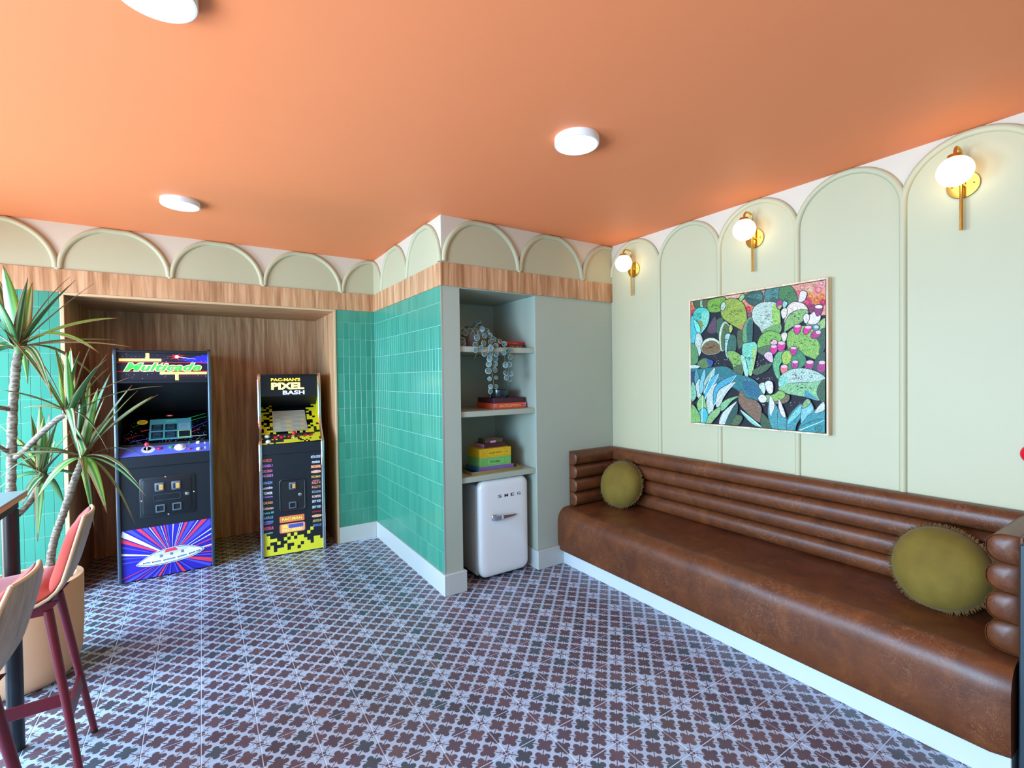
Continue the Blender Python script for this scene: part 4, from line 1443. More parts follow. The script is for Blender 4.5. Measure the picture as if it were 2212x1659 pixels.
# trailing plant
pl = thing('trailing_houseplant', 'trailing plant with round silvery leaves in a grey pot on the top shelf', 'plant', (1.695, 3.14, Z1))
LO = Vector(pl.location)
MB().lathe([(0.0, 0.0), (0.052, 0.0), (0.060, 0.01), (0.076, 0.094), (0.076, 0.098), (0.070, 0.098), (0.068, 0.085), (0.0, 0.083)], 36, cap=False).build('pot', 'grey_pot', pl, 40)
MB().lathe([(0.0, 0.088), (0.069, 0.0855)], 24, cap=False).build('soil', 'soil', pl, 40)


def px5(u, v, y):
    return at(960 + u / 5.53, 600 + v / 5.53, 'y', y) - LO


def round_leaf(c, nrm, r, rnd):
    q = Vector(nrm).normalized().to_track_quat('Z', 'Y')
    rings, seg = (0.0, 0.45, 0.86, 1.0), 12
    v, uv = [], []
    for k in rings:
        for i in range(seg):
            a = 2 * PI * i / seg
            p = Vector((r * k * math.cos(a), r * k * 1.08 * math.sin(a), -0.10 * r * k * k + 0.06 * r * math.cos(2 * a) * k))
            v.append(c + q @ p)
            uv.append((k, 0.0))
    f = [tuple(range(seg))]
    for k in range(3):
        for i in range(seg):
            j = (i + 1) % seg
            f.append((k * seg + i, k * seg + j, (k + 1) * seg + j, (k + 1) * seg + i))
    # a thin second skin behind, so the leaf has thickness
    n0 = len(v)
    back = [p - (q @ Vector((0, 0, 0.0012))) for p in v]
    v2 = v + back
    f2 = f + [tuple(i + n0 for i in reversed(x)) for x in f] + [(3 * seg + i, 3 * seg + (i + 1) % seg, n0 + 3 * seg + (i + 1) % seg, n0 + 3 * seg + i) for i in range(seg)]
    me = bpy.data.meshes.new('leaf')
    me.from_pydata([tuple(p) for p in v2], [], f2)
    me.materials.append(MATS['hoya_leaf'])
    lay = me.uv_layers.new(name='UVMap')
    uvs = uv + uv
    for lp in me.loops:
        lay.data[lp.index].uv = uvs[lp.vertex_index]
    me.shade_smooth()
    put('leaf', me, pl)


rnd = random.Random(12)
hang = [(375, 640, 3.08), (450, 615, 3.06), (480, 692, 3.03), (390, 715, 3.02), (545, 690, 3.04), (580, 735, 3.03), (470, 780, 3.0), (372, 802, 3.0), (550, 770, 3.01), (665, 755, 3.0), (715, 790, 2.99),
        (615, 815, 2.985), (550, 840, 2.98), (370, 863, 2.975), (440, 835, 2.98), (476, 910, 2.97), (545, 910, 2.97), (617, 905, 2.965), (710, 893, 2.972), (770, 865, 2.975), (788, 945, 2.965), (540, 968, 2.965),
        (612, 968, 2.968), (530, 1030, 2.966), (605, 1030, 2.97), (730, 1040, 2.968), (775, 1035, 2.962), (526, 1110, 2.965), (606, 1100, 2.968), (736, 1137, 2.965), (795, 1146, 2.96), (540, 1208, 2.962),
        (618, 1190, 2.965), (741, 1196, 2.966), (785, 1216, 2.962), (552, 1300, 2.962), (616, 1300, 2.966), (552, 1357, 2.962), (225, 630, 3.11), (300, 632, 3.09), (362, 552, 3.13), (408, 524, 3.12),
        (505, 640, 3.07), (330, 585, 3.12), (270, 590, 3.16), (212, 745, 3.05), (430, 660, 3.06), (250, 660, 3.08), (420, 560, 3.15), (225, 790, 3.03)]
for k, (u, v, y) in enumerate(hang):
    small = v > 1180 or (u, v) in ((370, 863), (440, 835))
    r = (0.0215 if not small else 0.0165) * rnd.uniform(0.88, 1.12)
    if v < 600:
        nr = (rnd.uniform(-0.6, 0.3), -0.5, 0.6)
    else:
        nr = (rnd.uniform(-0.75, 0.0), -0.85, rnd.uniform(-0.1, 0.45))
    round_leaf(px5(u, v, y), nr, r, rnd)
for path in ([(430, 640, 3.1), (450, 740, 3.0), (510, 860, 2.98), (530, 960, 2.97), (560, 1100, 2.97), (585, 1240, 2.968), (575, 1330, 2.965), (545, 1430, 2.962)],
             [(470, 630, 3.1), (560, 740, 3.0), (590, 880, 2.97), (575, 1000, 2.97), (572, 1120, 2.968), (590, 1290, 2.966)],
             [(480, 620, 3.1), (640, 740, 3.0), (735, 850, 2.975), (770, 960, 2.965), (765, 1100, 2.964), (762, 1290, 2.962)],
             [(480, 620, 3.1), (620, 760, 3.0), (715, 880, 2.974), (722, 980, 2.97), (735, 1180, 2.967)],
             [(400, 640, 3.1), (395, 760, 3.0), (400, 870, 2.975), (360, 965, 2.97)],
             [(330, 640, 3.1), (240, 720, 3.05), (215, 800, 3.03)], [(380, 660, 3.12), (390, 590, 3.12), (410, 520, 3.12)]):
    MB().tube([px5(*q) for q in path], 0.0018, 6).build('stem', 'hoya_stem', pl, 60)

# red wall button at the right edge
t = thing('wall_button', 'small glossy red button on the pale wall at the right edge', 'button', (XR, 0.475, 1.139))
b = MB()
b.lathe([(0.0, 0.004), (0.040, 0.004), (0.043, 0.008), (0.043, 0.02), (0.040, 0.026), (0.026, 0.034), (0.0, 0.037)], 36, cap=False)
b.v = [(-p[2], p[0], p[1]) for p in b.v]
b.build('dome', 'alarm_red', t, 40)


# ================================================================== ARCADE CABINETS
def side_panel(prof, x0, x1, m, parent, name='side_panel'):
    return MB().prism(prof, 'x', x0, x1).build(name, m, parent)


def edge_strip(pts, x, w, m, parent, th=0.004):
    """moulding that follows the front edge of a side panel; pts are (y, z)"""
    rr = []
    for i, p in enumerate(pts):
        a = Vector(pts[max(0, i - 1)])
        b = Vector(pts[min(len(pts) - 1, i + 1)])
        tn = (b - a).normalized()
        nn = Vector((-tn.y, tn.x))        # towards the player when the path runs upwards
        rr.append([(x - w / 2, p[0], p[1]), (x + w / 2, p[0], p[1]), (x + w / 2, p[0] + nn.x * th * 0.6, p[1] + nn.y * th * 0.6), (x + w / 4, p[0] + nn.x * th, p[1] + nn.y * th),
                   (x - w / 4, p[0] + nn.x * th, p[1] + nn.y * th), (x - w / 2, p[0] + nn.x * th * 0.6, p[1] + nn.y * th * 0.6)])
    return MB().loft(rr).build('edge_moulding', m, parent, 50)


def coin_slot(parent, x, z, y, w=0.058, h=0.066, lit=None):
    s = [[(x + p[0], y, z + p[1]) for p in rrect(w, h, 0.007, 3)], [(x + p[0], y - 0.007, z + p[1]) for p in rrect(w, h, 0.007, 3)], [(x + p[0], y - 0.010, z + p[1]) for p in rrect(w - 0.008, h - 0.008, 0.005, 3)]]
    o = MB().loft(s).build('coin_slot', 'mech_grey', parent, 40)
    MB().box(x - w * 0.30, x - w * 0.14, y - 0.0108, y - 0.009, z - h * 0.28, z + h * 0.28).build('slot', 'cab_matte', o)
    MB().box(x - w * 0.02, x + w * 0.36, y - 0.0112, y - 0.009, z - h * 0.30, z + h * 0.26).build('price_window', P(214, 150, 70, 0.4, 0.4), o)
    Decal((x + w * 0.17, y - 0.0112, z - 0.002), (1, 0, 0), (0, 0, 1), 0.0004).text('25', 0, 0, w * 0.24, h * 0.26, P(96, 128, 60)).build('price', o)


def coin_return(parent, x, z, y, w=0.058, h=0.058):
    fr_ = MB()
    o_, i_ = rrect(w, h, 0.005, 3), rrect(w * 0.70, h * 0.66, 0.003, 3)
    fr_.loft([[(x + p[0], y, z + p[1]) for p in o_], [(x + p[0], y - 0.008, z + p[1]) for p in o_], [(x + p[0], y - 0.009, z + p[1]) for p in i_], [(x + p[0], y - 0.001, z + p[1]) for p in i_]], cap=False)
    o = fr_.build('coin_return', 'mech_grey', parent, 40)
    MB().box(x - w * 0.34, x + w * 0.34, y - 0.0012, y, z - h * 0.32, z + h * 0.32).build('flap', 'cab_matte', o)


def button(parent, c, ax, m, r=0.013):
    """push button standing on the sloped deck"""
    q = Vector(ax).normalized().to_track_quat('Z', 'Y')
    b = MB()
    b.lathe([(0.0, 0.0), (r * 1.25, 0.0), (r * 1.25, 0.003), (r, 0.004), (r, 0.009), (r * 0.8, 0.0115), (0.0, 0.012)], 20, cap=False)
    b.v = [tuple(Vector(c) + q @ Vector(p)) for p in b.v]
    return b.build('button', m, parent, 40)


def joystick(parent, c, ax, m, L=0.045, r=0.017):
    q = Vector(ax).normalized().to_track_quat('Z', 'Y')
    o = None
    b = MB()
    b.lathe([(r * math.sin(PI * k / 12), L + r * math.cos(PI * k / 12)) for k in range(13)], 20, cap=False)
    b.v = [tuple(Vector(c) + q @ Vector(p)) for p in b.v]
    o = b.build('joystick', m, parent, 60)
    b = MB()
    b.lathe([(0.0, 0.0), (0.024, 0.0), (0.023, 0.003), (0.006, 0.004), (0.005, L - r * 0.8), (0.0, L - r * 0.8)], 20, cap=False)
    b.v = [tuple(Vector(c) + q @ Vector(p)) for p in b.v]
    b.build('shaft', 'chrome', o, 40)


# ---------------------------------------------------------------- tall black cabinet
A = thing('arcade_cabinet', 'tall black arcade cabinet with flying saucer starburst on its kick panel', 'arcade machine', (-0.238, 4.500, 0), math.radians(1.2))
w2 = 0.302
prof = [(0.004, 0.012), (0.004, 0.93), (-0.004, 0.952), (0.004, 1.02), (0.006, 1.69), (0.018, 1.728), (0.045, 1.745), (0.74, 1.745), (0.76, 1.72), (0.76, 0.012)]
for s in (-1, 1):
    x0, x1 = (s * w2, s * (w2 - 0.020)) if s < 0 else (s * (w2 - 0.020), s * w2)
    side_panel(prof, x0, x1, 'cab_black', A)
    edge_strip([(0.004, 0.012), (0.004, 0.30), (0.004, 0.60), (0.004, 0.93), (-0.004, 0.952), (0.004, 1.02), (0.005, 1.35), (0.006, 1.69), (0.012, 1.715), (0.018, 1.728), (0.045, 1.745), (0.20, 1.746)], s * (w2 - 0.010), 0.0215, 'edge_steel', A, 0.008)
i2 = w2 - 0.020
MB().box(-i2, i2, 0.10, 0.75, 0.012, 1.02).build('carcass', 'cab_matte', A)
MB().box(-i2, i2, 0.018, 0.10, 0.02, 0.852).build('front_panel', 'cab_black', A)
MB().bbox(-i2, i2, 0.004, 0.10, 0.852, 0.940, 0.004).build('control_panel_lip', 'cab_black', A)
dk0, dk1 = Vector((0, 0.004, 0.940)), Vector((0, 0.125, 1.018))
dn = Vector((0, -(dk1.z - dk0.z), dk1.y - dk0.y)).normalized()
MB().prism([(0.004, 0.9405), (0.125, 1.018), (0.125, 0.99), (0.03, 0.9405)], 'x', -i2, i2).build('control_deck', P(96, 104, 196, 0.35), A)
MB().prism([(0.125, 1.018), (0.48, 1.245), (0.48, 1.23), (0.125, 1.0)], 'x', -i2, i2).build('bezel', 'cab_glass', A)
MB().prism([(0.48, 1.245), (0.50, 1.245), (0.10, 1.50), (0.06, 1.495)], 'x', -i2, i2).build('speaker_panel', 'cab_matte', A)
MB().box(-i2, i2, 0.50, 0.75, 1.02, 1.735).build('hood', 'cab_matte', A)
MB().box(-i2, i2, 0.05, 0.52, 1.725, 1.738).build('top_panel', 'cab_black', A)
MB().box(-i2, i2, 0.040, 0.052, 1.505, 1.725).build('marquee_back', 'cab_matte', A)
MB().bbox(-i2, i2, 0.014, 0.045, 1.488, 1.506, 0.003).build('marquee_rail', 'cab_black', A)
MB().bbox(-i2, i2, 0.014, 0.045, 1.716, 1.733, 0.003).build('marquee_rail', 'cab_black', A)
# marquee print
EM = 0.9
mw, mh = 2 * i2, 0.208
d = Decal((-i2, 0.0398, 1.507), (mw, 0, 0), (0, 0, mh), 0.0006)
YEL, RDL = P(246, 214, 110, 0.4, EM), P(206, 24, 44, 0.4, EM)
d.rect(0, 0, 1, 1, P(22, 18, 34, 0.4, 0.3))
d.poly([(0.66, 0.76), (1.0, 0.98), (1.0, 0.62), (0.86, 0.66)], P(30, 32, 170, 0.4, EM))
d.rect(0.02, 0.70, 0.47, 0.80, YEL).rect(0.30, 0.78, 0.34, 1.0, YEL)
d.rect(0.45, 0.22, 0.99, 0.31, YEL).rect(0.62, 0.0, 0.66, 0.24, YEL)
d.rect(0, 0.655, 1, 0.675, RDL).rect(0, 0.325, 1, 0.345, RDL)
sb = []
for k in range(18):
    r_ = (0.10 if k % 2 else 0.035) * (1.0 + 0.5 * math.sin(k * 2.3))
    a = 2 * PI * k / 18
    sb.append((0.635 + r_ * math.cos(a) * 0.8, 0.88 + r_ * math.sin(a) * 1.5))
d.poly([(q[0], min(0.995, q[1])) for q in sb], P(220, 30, 50, 0.4, EM))
d.poly(ellipse(0.645, 0.88, 0.022, 0.055, 14), P(255, 226, 214, 0.4, EM))
d.poly([(0.66, 0.87), (0.86, 0.79), (0.86, 0.80), (0.66, 0.885)], P(196, 206, 246, 0.4, EM))
rnd = random.Random(2)
d.polys([ellipse(rnd.uniform(0.02, 0.98), rnd.choice((rnd.uniform(0.70, 0.97), rnd.uniform(0.03, 0.30))), 0.0028, 0.007, 6) for _ in range(46)], P(220, 220, 240, 0.4, EM))
d.polys([ellipse(0.685 + 0.034 * k, 0.155, 0.004, 0.010, 8) for k in range(9)] + [ellipse(0.06 + 0.045 * k, 0.87, 0.004, 0.010, 8) for k in range(5)], P(226, 50, 70, 0.4, EM))
d.text('Multicade', 0.50, 0.495, 0.83, 0.265, P(255, 240, 214, 0.4, EM), 0.35, 1.06, 0.085)
d.text('Multicade', 0.50, 0.495, 0.83, 0.265, P(226, 110, 50, 0.4, EM), 0.35, 1.06, 0.052)
d.text('Multicade', 0.50, 0.495, 0.83, 0.265, P(44, 190, 70, 0.4, EM), 0.35, 1.06, 0.034)
d.build('marquee_print', A)
# bezel art and screen
bu = Vector((0, 0.355, 0.227))
d = Decal((-i2, 0.125, 1.018), (mw, 0, 0), bu, 0.0006)
rnd = random.Random(9)
d.polys([ellipse(rnd.uniform(0.02, 0.98), rnd.uniform(0.02, 0.80) * (0.5 + 0.5 * rnd.random()), 0.0035, 0.004, 6) for _ in range(220)], P(170, 190, 206, 0.4, 0.2))
for (x0, y0, x1, y1, t_, c) in ((0.72, 0.70, 0.98, 0.86, 0.030, (40, 170, 80)), (0.76, 0.62, 0.99, 0.76, 0.02, (40, 190, 110)), (0.70, 0.30, 0.99, 0.58, 0.03, (70, 70, 190)), (0.66, 0.18, 0.90, 0.34, 0.03, (190, 40, 80)),
                               (0.20, 0.36, 0.36, 0.44, 0.03, (190, 40, 70)), (0.04, 0.16, 0.20, 0.26, 0.03, (170, 30, 40)), (0.10, 0.50, 0.18, 0.60, 0.02, (90, 170, 60)), (0.10, 0.06, 0.34, 0.16, 0.03, (60, 60, 180)), (0.72, 0.12, 0.98, 0.14, 0.02, (200, 206, 220))):
    d.poly([(x0, y0), (x1, y1), (x1, y1 + t_ * 0.3), (x0 + 0.02, y0 + t_)], P(*c, 0.4, 0.5))
d.poly(ellipse(0.215, 0.66, 0.062, 0.075), P(196, 172, 40, 0.4, 0.4))
d.text('PLAY', 0.215, 0.66, 0.07, 0.07, P(60, 40, 20))
d.poly(ellipse(0.53, 0.84, 0.045, 0.028), P(180, 34, 60, 0.4, 0.4))
d.poly(ellipse(0.53, 0.845, 0.026, 0.012), P(230, 200, 180, 0.4, 0.4))
tag(d.build('bezel_art', A), kind='stuff')
d = Decal((-i2, 0.125, 1.018), (mw, 0, 0), bu, 0.0024)
SCR = P(62, 128, 142, 0.35, 0.55)
d.poly([(0.30, 0.08), (0.795, 0.08), (0.795, 0.73), (0.30, 0.73)], SCR)
for r_ in range(2):
    for c_ in range(3):
        x0, y0 = 0.322 + 0.160 * c_, 0.13 + 0.235 * r_
        hl = (r_ == 0 and c_ == 2)
        if hl:
            d.rect(x0 - 0.006, y0 - 0.012, x0 + 0.142, y0 + 0.202, P(190, 206, 90, 0.4, 0.6))
        d.rect(x0, y0, x0 + 0.136, y0 + 0.19, P(20, 34, 48, 0.35, 0.2) if not (r_ == 1 and c_ == 2) else P(112, 150, 166, 0.35, 0.4))
        if not hl:
            for k in range(4):
                d.rect(x0 + 0.012 + 0.004 * k, y0 + 0.03 + 0.04 * k, x0 + 0.116 - 0.006 * (k % 2), y0 + 0.042 + 0.04 * k, P(62, 100, 124, 0.4, 0.4))
d.text('GAME SELECT', 0.548, 0.655, 0.125, 0.055, P(60, 196, 116, 0.4, 0.7))
d.build('screen', A)
# deck: joystick, buttons, trackball
def dk(x, t):
    p = dk0.lerp(dk1, t)
    return (x, p.y, p.z)
joystick(A, dk(-0.118, 0.55), dn, P(214, 50, 80, 0.3))
for x, t_, c in ((-0.043, 0.5, (196, 40, 70)), (0.030, 0.55, (60, 150, 90)), (0.208, 0.22, (236, 226, 206)), (0.208, 0.78, (236, 226, 206)), (0.150, 0.28, (196, 60, 90)), (0.150, 0.80, (40, 120, 70))):
    button(A, dk(x, t_), dn, P(*c, 0.3), 0.013 if abs(x) > 0.16 or abs(x) < 0.1 else 0.008)
tb = MB()
tb.lathe([(0.0, 0.0), (0.040, 0.0), (0.038, 0.003), (0.030, 0.003), (0.028, 0.010), (0.018, 0.018), (0.0, 0.021)], 28, cap=False)
q = dn.to_track_quat('Z', 'Y')
tb.v = [tuple(Vector(dk(0.088, 0.5)) + q @ Vector(p)) for p in tb.v]
tb.build('trackball', P(236, 232, 226, 0.2), A, 40)
d = Decal((-i2, 0.004, 0.9405), (mw, 0, 0), Vector((0, 0.121, 0.0775)), 0.0006)
d.rect(0.42, 0.86, 0.62, 0.91, P(206, 206, 236)).poly(ellipse(0.30, 0.5, 0.075, 0.30), P(214, 206, 214)).rect(0.94, 0.2, 0.955, 0.4, P(236, 236, 246)).rect(0.94, 0.6, 0.955, 0.8, P(236, 236, 246))
d.build('deck_print', A)
# coin door
cd = MB()
cd.loft([[(0.0075 + p[0], 0.018, 0.619 + p[1]) for p in rrect(0.350, 0.306, 0.022, 5)], [(0.0075 + p[0], 0.013, 0.619 + p[1]) for p in rrect(0.350, 0.306, 0.022, 5)], [(0.0075 + p[0], 0.011, 0.619 + p[1]) for p in rrect(0.344, 0.300, 0.020, 5)]])
cdo = cd.build('coin_door_frame', 'cab_black', A, 40)
cd = MB()
cd.loft([[(0.002 + p[0], 0.011, 0.620 + p[1]) for p in rrect(0.304, 0.264, 0.016, 5)], [(0.002 + p[0], 0.0075, 0.620 + p[1]) for p in rrect(0.304, 0.264, 0.016, 5)], [(0.002 + p[0], 0.006, 0.620 + p[1]) for p in rrect(0.298, 0.258, 0.014, 5)]])
cdd = cd.build('coin_door', 'cab_black', A, 40)
for x in (-0.046, 0.058):
    coin_slot(A, x, 0.694, 0.006)
for x in (-0.044, 0.060):
    coin_return(A, x, 0.530, 0.006)
rc = MB()
o_, i_ = rrect(0.170, 0.050, 0.006, 3), rrect(0.162, 0.042, 0.005, 3)
rc.loft([[(p[0], 0.006, 0.613 + p[1]) for p in o_], [(p[0], 0.0035, 0.613 + p[1]) for p in o_], [(p[0], 0.0035, 0.613 + p[1]) for p in i_], [(p[0], 0.006, 0.613 + p[1]) for p in i_]], cap=False)
rc.build('recess_rim', 'edge_steel', cdd, 40)
def front_disc(parent, name, x, y, z, r, m, th=0.006):
    b = MB()
    b.lathe([(0.0, 0.0), (r, 0.0), (r, th * 0.7), (r * 0.8, th), (0.0, th)], 22, cap=False)
    b.v = [(x + p[0], y - p[2], z + p[1]) for p in b.v]
    return b.build(name, m, parent, 40)
lk = front_disc(cdd, 'lock_ring', 0.129, 0.006, 0.619, 0.024, 'cab_black', 0.004)
front_disc(cdd, 'lock', 0.129, 0.002, 0.619, 0.012, 'chrome')
for x, z in ((-0.155, 0.60), (0.174, 0.626), (-0.006, 0.765), (0.008, 0.474)):
    front_disc(cdo, 'screw', x, 0.011, z, 0.0055, 'chrome', 0.003)
# kick panel print
kw, kh = 2 * i2, 0.383
d = Decal((-i2, 0.018, 0.010), (kw, 0, 0), (0, 0, kh), 0.0006)
BLU = P(48, 40, 176, 0.35)
d.rect(0, 0, 1, 1, BLU)
RC, WC, LB = P(238, 64, 92, 0.35), P(240, 240, 246, 0.35), P(84, 84, 214, 0.35)
cx_, cy_ = 0.535, 0.36


def ray(a0, a1, m):
    def hit(a):
        dx, dy = math.cos(a), math.sin(a) * kw / kh
        ts = [((1 if dx > 0 else 0) - cx_) / dx if abs(dx) > 1e-6 else 9, ((1 if dy > 0 else 0) - cy_) / dy if abs(dy) > 1e-6 else 9]
        t_ = min(x_ for x_ in ts if x_ > 0)
        return (cx_ + dx * t_, cy_ + dy * t_)
    d.poly([(cx_, cy_), hit(math.radians(a0)), hit(math.radians(a1))], m)


for a0, a1, m_ in ((6, 8.5, WC), (4, 5.5, RC), (16, 18, RC), (24, 25.5, WC), (31, 32.5, WC), (37, 44, LB), (46, 51, RC), (54, 55, WC), (58, 64, LB), (66, 70, RC), (73, 74, WC), (76, 77, WC), (86, 87.5, WC), (94, 97, LB),
                   (99, 101, RC), (104, 105, WC), (107, 111, LB), (113, 116.5, RC), (118, 119.2, WC), (121, 126, LB), (127, 131, RC), (134, 138, LB), (140, 146, WC), (147.5, 152, RC), (156, 158, LB), (165, 168, WC), (171, 173, LB), (178, 180, LB),
                   (200, 201, RC), (205, 209, LB), (212, 213, RC), (217, 222, LB), (228, 234, LB), (237, 242.5, RC), (246, 249, LB), (262, 266, LB), (284, 288, LB), (296, 303, RC), (312, 316, LB), (331, 336, LB), (338, 345, RC), (349, 352, LB), (355, 356.5, RC)):
    ray(a0, a1, m_)
tl = math.radians(4.3)


def sauc(pts):
    out = []
    for (x_, y_) in pts:
        X, Y = x_ * kw * 0.88, y_ * kw * 0.80
        out.append((0.535 + (X * math.cos(tl) - Y * math.sin(tl)) / kw, 0.385 + (X * math.sin(tl) + Y * math.cos(tl)) / kh))
    return out


hull = [(-0.40, -0.055), (-0.405, -0.02), (-0.25, 0.07), (-0.12, 0.105), (0.10, 0.11), (0.24, 0.075), (0.395, -0.005), (0.385, -0.045), (0.25, -0.095), (0.0, -0.115), (-0.25, -0.100)]
d.poly(sauc(spline([(x_ * 1.05, y_ * 1.14) for x_, y_ in hull])), WC)
d.poly(sauc(spline([(x_ * 1.02, y_ * 1.06) for x_, y_ in hull])), P(30, 36, 40, 0.35))
d.poly(sauc(spline([(x_ * 0.99, y_ * 0.97) for x_, y_ in hull])), WC)
d.poly(sauc(spline([(-0.24, 0.04), (-0.12, 0.095), (0.10, 0.10), (0.22, 0.05), (0.0, 0.015)])), P(206, 212, 222, 0.35))
d.poly(sauc([(0.0 + 0.085 * math.cos(PI * k / 12), 0.062 + 0.060 * math.sin(PI * k / 12)) for k in range(13)]), RC)
for x0, x1 in ((-0.36, -0.27), (-0.25, -0.14), (-0.11, 0.04), (0.07, 0.19), (0.22, 0.30), (0.32, 0.37)):
    yb_ = lambda x_: -0.078 + 0.22 * x_ * x_ + 0.02
    d.poly(sauc([(x0, yb_(x0) - 0.018), (x1, yb_(x1) - 0.018), (x1, yb_(x1) + 0.004), (x0, yb_(x0) + 0.004)]), P(44, 54, 66, 0.35))
    d.poly(sauc([(x0 + 0.012, yb_(x0) - 0.018), (x1, yb_(x1) - 0.018), (x1, yb_(x1) - 0.004), (x0 + 0.012, yb_(x0) - 0.004)]), P(150, 170, 200, 0.35))
for x0 in (-0.15, -0.02, 0.12):
    d.poly(sauc([(x0, 0.0), (x0 + 0.035, 0.0), (x0 + 0.035, 0.045), (x0 + 0.005, 0.045)]), P(120, 130, 150, 0.35))
d.build('kick_print', A)
for x in (-0.26, 0.26):
    for y in (0.06, 0.70):
        MB().lathe([(0.0, 0.0), (0.016, 0.0), (0.016, 0.006), (0.006, 0.012), (0.0, 0.014)], 14, (x, y, 0), cap=False).build('foot', 'steel_grey', A, 40)

# ---------------------------------------------------------------- smaller yellow-sided cabinet
B = thing('arcade_cabinet', 'smaller arcade cabinet with yellow sides and yellow pixel blocks on its base', 'arcade machine', (0.641, 4.436, 0), math.radians(-5.0))
w2 = 0.2535
front = [(0.0, 0.006), (0.0, 0.955), (0.004, 0.968), (0.035, 0.992), (0.085, 1.030), (0.130, 1.068), (0.158, 1.100), (0.172, 1.14), (0.178, 1.20), (0.186, 1.35), (0.196, 1.50), (0.204, 1.535), (0.222, 1.553)]
prof = front + [(0.66, 1.555), (0.68, 1.53), (0.68, 0.006)]
for s in (-1, 1):
    x0, x1 = (-w2, -w2 + 0.018) if s < 0 else (w2 - 0.018, w2)
    sp_ = side_panel(prof, x0, x1, 'cab_yellow', B)
    edge_strip(front[:1] + [(0.0, 0.35), (0.0, 0.70)] + front[1:], s * (w2 - 0.011), 0.023, 'chrome', B, 0.007)
    # dark print fading up the side
    d = Decal((s * w2, 0.0 if s > 0 else 0.68, 0), (0, 0.68 * s, 0), (0, 0, 1), 0.0006)
    rnd = random.Random(4)
    for k in range(60):
        u0, v0 = rnd.uniform(0, 0.9), rnd.uniform(0.0, 1.0) ** 2 * 0.5
        d.rect(u0, max(0.008, v0), u0 + rnd.uniform(0.03, 0.1), v0 + rnd.uniform(0.02, 0.07), 'cab_purple' if rnd.random() < 0.6 else 'cab_matte')
    tag(d.build('side_print', B), kind='stuff')
i2 = w2 - 0.018
MB().box(-i2, i2, 0.10, 0.66, 0.006, 1.0).build('carcass', 'cab_matte', B)
MB().box(-i2, i2, 0.012, 0.10, 0.012, 0.866).build('front_panel', 'cab_black', B)
MB().bbox(-i2, i2, 0.006, 0.10, 0.867, 0.958, 0.003).build('control_panel_lip', 'cab_black', B)
dk0, dk1 = Vector((0, 0.006, 0.958)), Vector((0, 0.128, 1.028))
dn = Vector((0, -(dk1.z - dk0.z), dk1.y - dk0.y)).normalized()
MB().prism([(0.006, 0.958), (0.128, 1.028), (0.128, 1.0), (0.03, 0.950)], 'x', -i2, i2).build('control_deck', P(26, 30, 44, 0.35), B)
MB().prism([(0.128, 1.028), (0.43, 1.258), (0.43, 1.24), (0.128, 1.01)], 'x', -i2, i2).build('bezel', 'cab_glass', B)
MB().prism([(0.43, 1.258), (0.45, 1.258), (0.28, 1.352), (0.26, 1.352)], 'x', -i2, i2).build('speaker_panel', 'cab_matte', B)
MB().box(-i2, i2, 0.262, 0.275, 1.352, 1.535).build('marquee', P(26, 30, 34, 0.2), B)
MB().box(-i2, i2, 0.212, 0.62, 1.535, 1.548).build('top_panel', P(16, 18, 22, 0.2), B)
MB().box(-i2, i2, 0.45, 0.66, 1.0, 1.54).build('hood', 'cab_matte', B)
mq = (2 * i2, 0, 0)
mk = lambda: Decal((-i2, 0.262, 1.352), mq, (0, 0, 0.183), 0.0008)
mk().text("PAC-MAN'S", 0.44, 0.815, 0.50, 0.135, P(250, 190, 40, 0.4, 2.0), 0, 1, 0.03).build('lettering', B)
mk().text('PIXEL', 0.475, 0.50, 0.55, 0.30, P(255, 240, 120, 0.4, 2.2), 0, 1, 0.045).build('lettering', B)
mk().text('BASH', 0.575, 0.175, 0.37, 0.185, P(190, 206, 250, 0.4, 1.8), 0, 1.05, 0.03).build('lettering', B)
# deck print and controls
d = Decal((-i2, 0.006, 0.958), mq, (0, 0.122, 0.070), 0.0006)
YP = P(214, 206, 40, 0.4)
rnd = random.Random(6)
nx = 30
for c_ in range(nx):
    for r_ in range(8):
        f_ = c_ / nx
        top = 2.0 + 5.6 * max(0, f_ - 0.34) * 1.3 if f_ > 0.34 else 1.0
        if (r_ < top and rnd.random() > 0.16) or rnd.random() < 0.06:
            d.rect(c_ / nx, r_ / 8, (c_ + 1.0) / nx, (r_ + 1.0) / 8, YP)
tag(d.build('deck_print', B), kind='stuff')


def dk(x, t):
    p = dk0.lerp(dk1, t)
    return (x, p.y, p.z)


joystick(B, dk(0.018, 0.45), dn, P(200, 24, 44, 0.25), 0.056, 0.018)
for x, t_, c, r_ in ((-0.190, 0.78, (230, 230, 230), 0.017), (-0.182, 0.25, (230, 230, 230), 0.017), (-0.124, 0.62, (196, 20, 44), 0.014), (-0.076, 0.62, (196, 20, 60), 0.014), (-0.018, 0.62, (170, 30, 50), 0.010),
                     (0.058, 0.62, (170, 40, 50), 0.010), (0.112, 0.66, (196, 20, 44), 0.014), (0.160, 0.66, (196, 20, 44), 0.014)):
    button(B, dk(x, t_), dn, P(*c, 0.3), r_)
